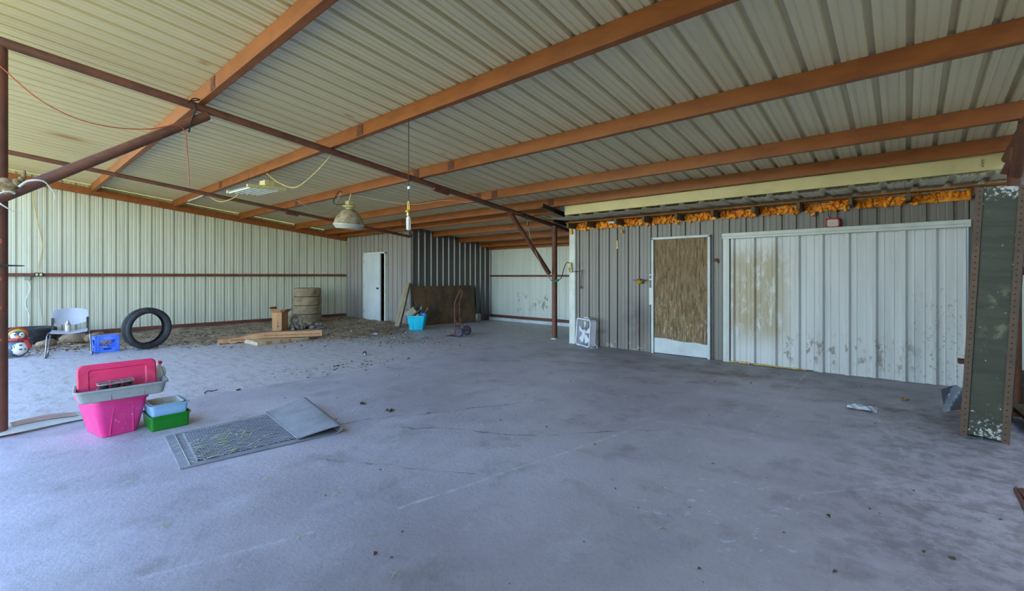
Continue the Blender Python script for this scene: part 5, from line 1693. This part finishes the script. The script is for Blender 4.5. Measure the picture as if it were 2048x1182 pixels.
junk('dark_bracket', 'steel_dark', MB().box((0, 0, 0), (0.05, 0.05, 0.10)).box((0.03, 0, 0.04), (0.08, 0.03, 0.03)).tube([(0, 0, 0.03), (0, 0, 0.09)], 0.022, 10), (-0.01, 0.02, 0.20), (0.2, 0.4, 0.3), 'dark metal bracket atop the pile in the turquoise tote', 'bracket')
junk('grey_bar', 'plastic_grey', MB().box((0, 0, 0), (0.05, 0.02, 0.34)), (0.03, 0.09, 0.06), (0.05, 0.0, 0.7), 'flat blue-grey bar upright in the turquoise tote', 'bar')
junk('brush_handle', 'wood_old', MB().tube([(0, 0, -0.12), (0, 0, 0.0), (0, 0, 0.13)], [0.008, 0.009, 0.014], 9), (0.13, 0.15, 0.07), (0.0, 0.55, 0.8), 'pale wooden brush handle leaning out of the turquoise tote', 'handle')
junk('blue_cloth', 'crate', MB().ell((0, 0, 0), (0.06, 0.05, 0.04), 12, 8), (0.13, 0.11, 0.02), (0.3, 0.2, 0), 'bright blue rag at the rim of the turquoise tote', 'rag')
junk('brown_lump', 'beige', MB().ell((0, 0, 0), (0.055, 0.05, 0.045), 12, 8), (-0.0, 0.0, 0.015), (0.3, 0.2, 0), 'pinkish beige lump in the middle of the turquoise tote', 'rag')
junk('bent_wire', 'steel_dark', MB().tube(spline([(0, 0, -0.16), (-0.02, 0, 0.0), (0.01, 0.0, 0.10), (0.05, 0, 0.06)], 5), 0.006, 6), (-0.20, -0.17, 0.05), (0, 0, 0.7), 'thin dark wire bent over the edge of the turquoise tote', 'wire')

ht = thing('hand_truck', 'rusty red two-wheeled hand truck standing before the leaning board', 'hand truck', (-7.68, 6.97, 0.0))
# local: x = towards the wheels (back), y = width
ht.rotation_euler = (0, 0, math.radians(21))
for s_ in (-1, 1):
    P = spline([(0, s_*0.12, 0.01), (0.0, s_*0.12, 0.40), (0.0, s_*0.12, 0.72), (0.015, s_*0.115, 0.80), (0.06, s_*0.10, 0.92), (0.095, s_*0.07, 1.02), (0.11, s_*0.04, 1.055), (0.112, 0, 1.06)], 4)
    MB().tube(P, 0.014, 8).build('rail', 'rust', ht)
    MB().tube([(0.01, s_*0.12, 0.40), (0.14, s_*0.14, 0.12)], 0.010, 7).build('wheel_strut', 'rust', ht)
    T = Matrix.Rotation(PI/2, 4, 'X')
    q = MB().lathe([(0.06, -0.022), (0.085, -0.028), (0.105, -0.02), (0.112, 0.0), (0.105, 0.02), (0.085, 0.028), (0.06, 0.022)], 28, T, closed=True).build('wheel', 'wheelblue', ht)
    q.location = (0.14, s_*0.205, 0.112)
    MB().lathe([(0.0, -0.03), (0.02, -0.03), (0.025, -0.015), (0.062, -0.02), (0.062, 0.02), (0.025, 0.015), (0.02, 0.03), (0.0, 0.03)], 20, T).build('hub', 'rust', q)
MB().tube([(0.14, -0.235, 0.112), (0.14, 0.235, 0.112)], 0.009, 8).build('axle', 'rust', ht)
for z in (0.22, 0.45, 0.66):
    MB().box((0.0, 0, z), (0.030, 0.24, 0.026)).build('rung', 'girt', ht, smooth=False)
MB().box((-0.10, 0, 0.006), (0.22, 0.34, 0.010)).build('toe_plate', 'rust', ht, smooth=False)

# ------------------------------------------------------------------ box fan
fa, fb_ = Vector((-4.94, 7.63, 0)), Vector((-4.47, 7.38, 0))
dv = (fb_-fa).normalized()
fn = thing('box_fan', 'white square box fan on the slab by the grey office corner', 'fan', (fa+fb_)/2, math.atan2(dv.y, dv.x))
fn.rotation_euler = (math.radians(-3), 0, math.atan2(dv.y, dv.x))
W_, D_ = 0.52, 0.125
outer = rr_ring(W_, W_, 0.06, 6)
inner = rr_ring(W_-0.012, W_-0.012, 0.056, 6)
n = len(outer)
vs = [(x, 0, z+W_/2+0.012) for x, z in outer]+[(x, D_, z+W_/2+0.012) for x, z in outer]+[(x, 0, z+W_/2+0.012) for x, z in inner]+[(x, D_, z+W_/2+0.012) for x, z in inner]
fs = []
for j in range(n):
    k_ = (j+1) % n
    fs += [(j, n+j, n+k_, k_), (2*n+j, 2*n+k_, 3*n+k_, 3*n+j), (j, k_, 2*n+k_, 2*n+j), (n+j, 3*n+j, 3*n+k_, n+k_)]
MB().add(vs, fs).build('housing', 'paper', fn)
MB().tube([(x, 0.0, z+W_/2+0.012) for x, z in rr_ring(W_-0.016, W_-0.016, 0.054, 6)]+[(W_/2-0.008, 0.0, W_-0.054-0.008-0.0+0.012-0.0)], 0.014, 8).build('front_rim', 'paper', fn)
zc = W_/2+0.012
gl = MB()
for i in range(19):
    x = -0.235+0.47*i/18
    gl.tube([(x, 0.004, zc-0.24), (x, 0.004, zc+0.24)], 0.0009, 4, cap=False)
for z in (0.0,):
    gl.tube([(-0.245, 0.007, zc+z), (0.245, 0.007, zc+z)], 0.001, 4, cap=False)
q = gl.build('grille', 'paper', fn)
q['kind'] = 'stuff'
MB().lathe([(0.0, -0.02), (0.05, -0.015), (0.06, 0.0), (0.055, 0.05), (0.0, 0.05)], 20, Matrix.Translation((0, 0.022, zc)) @ Matrix.Rotation(-PI/2, 4, 'X')).build('hub', 'paper', fn)
for i in range(5):
    a0 = 2*PI*i/5+PI/2
    def bl(u, v_):
        rr = 0.045+0.170*u
        w_ = (0.42+0.5*u-0.3*u*u)*(v_-0.5)*(1.2-0.3*u)
        return (rr*math.cos(a0+w_), 0.030+0.028*(v_-0.5), zc+rr*math.sin(a0+w_))
    MB().grid(8, 6, bl, 0.002).build('blade', 'paper', fn)
mb = MB()
for z in (-0.2, -0.07, 0.07, 0.2):
    mb.tube([(-0.25, D_-0.004, zc+z), (0.25, D_-0.004, zc+z)], 0.002, 5, cap=False)
for i in range(13):
    x = -0.23+0.46*i/12
    mb.tube([(x, D_-0.006, zc-0.24), (x, D_-0.006, zc+0.24)], 0.0009, 4, cap=False)
q = mb.build('rear_grille', 'paper', fn)
q['kind'] = 'stuff'
MB().tube(spline([(-0.09, D_/2, W_+0.008), (-0.07, D_/2, W_+0.032), (0.0, D_/2, W_+0.036), (0.07, D_/2, W_+0.032), (0.09, D_/2, W_+0.008)], 5), 0.010, 8).build('handle', 'paper', fn)
MB().lathe([(0.0, 0.024), (0.02, 0.022), (0.022, 0.0)], 14).build('knob', 'graytray', fn).location = (0.12, D_/2, W_+0.012)
MB().tube(spline([(W_/2-0.03, 0.03, 0.012), (W_/2+0.005, D_/2, 0.006), (W_/2-0.01, D_+0.04, 0.006), (W_/2+0.05, D_+0.03, 0.01), (W_/2+0.02, D_, 0.06), (W_/2+0.004, D_*0.8, 0.12)], 5), 0.006, 6).build('cord', 'paper', fn)
for s_ in (-1, 1):
    MB().box((s_*0.17, D_/2, 0.007), (0.05, D_+0.02, 0.012)).build('foot', 'paper', fn, smooth=False, bevel=0.003)

# ------------------------------------------------------------------ olive shelf unit
su = thing('shelf_unit', 'tall olive steel shelf unit with perforated rusty posts, seen end on', 'shelf unit', (0.352, 5.43, 0.0), (0, math.radians(2.7), math.radians(-8)))
HS, WS, DS = 2.10, 0.285, 0.92
def angle_post(x, y, sx, sy):
    mb = MB()
    mb.box((sx*0.0225, 0, HS/2), (0.045, 0.003, HS))
    mb.box((0, sy*0.0225, HS/2), (0.003, 0.045, HS))
    q = mb.build('post', 'rustpost', su, smooth=False)
    q.location = (x, y, 0)
    hb = MB()
    if sy > 0 and y < 0.1:
        for i in range(42):
            z = 0.04+i*0.0495
            hb.lathe([(0.0, 0.0006), (0.0055, 0.0006), (0.0055, 0.0)], 10, Matrix.Translation((sx*0.024, -0.0016, z)) @ Matrix.Rotation(PI/2, 4, 'X'))
        p_ = hb.build('punched_hole', 'darkjunk', q, smooth=False)
        p_['kind'] = 'stuff'
angle_post(0, 0, 1, 1)
angle_post(WS, 0, -1, 1)
angle_post(0, DS, 1, -1)
angle_post(WS, DS, -1, -1)
MB().grid(2, 24, lambda u, v_: (0.004+(WS-0.008)*u, 0.006+0.004*math.sin(v_*3), 0.03+(HS-0.035)*v_), 0.0015).build('end_panel', 'enamel', su, smooth=False)
MB().grid(2, 24, lambda u, v_: (WS-0.004, 0.02+(DS-0.04)*u, 0.03+(HS-0.035)*v_), 0.0015).build('back_panel', 'enamel', su, smooth=False)
for z in (0.12, 0.55, 1.0, 1.45, 1.9):
    mb = MB().box((WS/2, DS/2, z), (WS-0.012, DS-0.02, 0.003))
    mb.box((0.008, DS/2, z-0.015), (0.003, DS-0.02, 0.03))
    mb.build('shelf_board', 'enamel', su, smooth=False)
for (x, y, z, s_, m, nm, lab) in ((0.05, 0.45, 0.575, (0.12, 0.10, 0.04), 'rust', 'metal_bracket', 'rusty bracket poking out of the shelf unit side'),
                                  (0.05, 0.3, 0.40, (0.10, 0.04, 0.03), 'ledger', 'wood_offcut', 'small wooden offcut poking out low on the shelf unit'),
                                  (0.15, 0.5, 1.10, (0.18, 0.3, 0.18), 'darkjunk', 'dark_carton', 'grimy dark carton on the middle board of the shelf unit')):
    o = MB().box((0, 0, 0), s_).build(nm, m, smooth=False, bevel=0.004)
    zz = {'metal_bracket': 0.575, 'wood_offcut': 0.142, 'dark_carton': 1.10}[nm]
    o.location = (0.352+x+0.047*zz, 5.43+y, zz)
    tag(o, lab, nm.split('_')[1])
o = MB().grid(6, 4, lambda u, v_: (0.12*(u-0.5), 0.06*(v_-0.5), 0.006+0.012*math.sin(u*4+v_*3)), 0.004).build('mortar_scrap', 'plastic_grey')
o.location = (0.43, 5.40, 0.0)
tag(o, 'flat grey scrap under the shelf unit post foot', 'scrap')

# clutter past the shelf unit
o = MB().box((0, 0, 0), (0.70, 0.72, 0.045)).build('loose_board', 'wood_dark', smooth=False, bevel=0.004)
o.location = (1.13, 6.10, 0.17)
o.rotation_euler = (0.0, math.radians(-10), math.radians(4))
tag(o, 'grimy loose board lying low beyond the shelf unit', 'board')
MB().box((0.05, 0, -0.09), (0.5, 0.6, 0.12)).build('bearer', 'darkjunk', o, smooth=False)
for i, (x, y, z, s_, lab) in enumerate(((1.06, 6.92, 0.12, (0.3, 0.35, 0.24), 'dark grimy carton on the ground beyond the shelf unit'), (1.02, 7.34, 0.16, (0.25, 0.3, 0.32), 'black box of scrap at the back beyond the shelf unit'))):
    o = MB().box((0, 0, 0), s_).build('scrap_box', 'darkjunk', smooth=False, bevel=0.01)
    o.location = (x, y, z)
    o.rotation_euler = (0, 0, 0.3*i)
    tag(o, lab, 'box', 'boxes beyond the shelf unit')
o = MB().tube([(0.96, 7.45, 1.42), (1.25, 7.40, 1.42)], 0.05, 12).build('black_duct', 'black', loc=(0.96, 7.45, 1.42))
tag(o, 'short black duct on the pale wall beyond the shelf unit', 'duct')
mb = MB()
for k_ in range(3):
    mb.box((0.03*k_, 0.0, 0.008+0.004*k_), (0.018, 0.55, 0.012), Matrix.Rotation(0.05*k_, 4, 'Z'))
o = mb.build('flat_bar', 'rust', smooth=False)
o.location = (0.53, 4.0, 0.0)
tag(o, 'rusty flat steel bars lying on the slab before the shelf unit', 'steel bar')
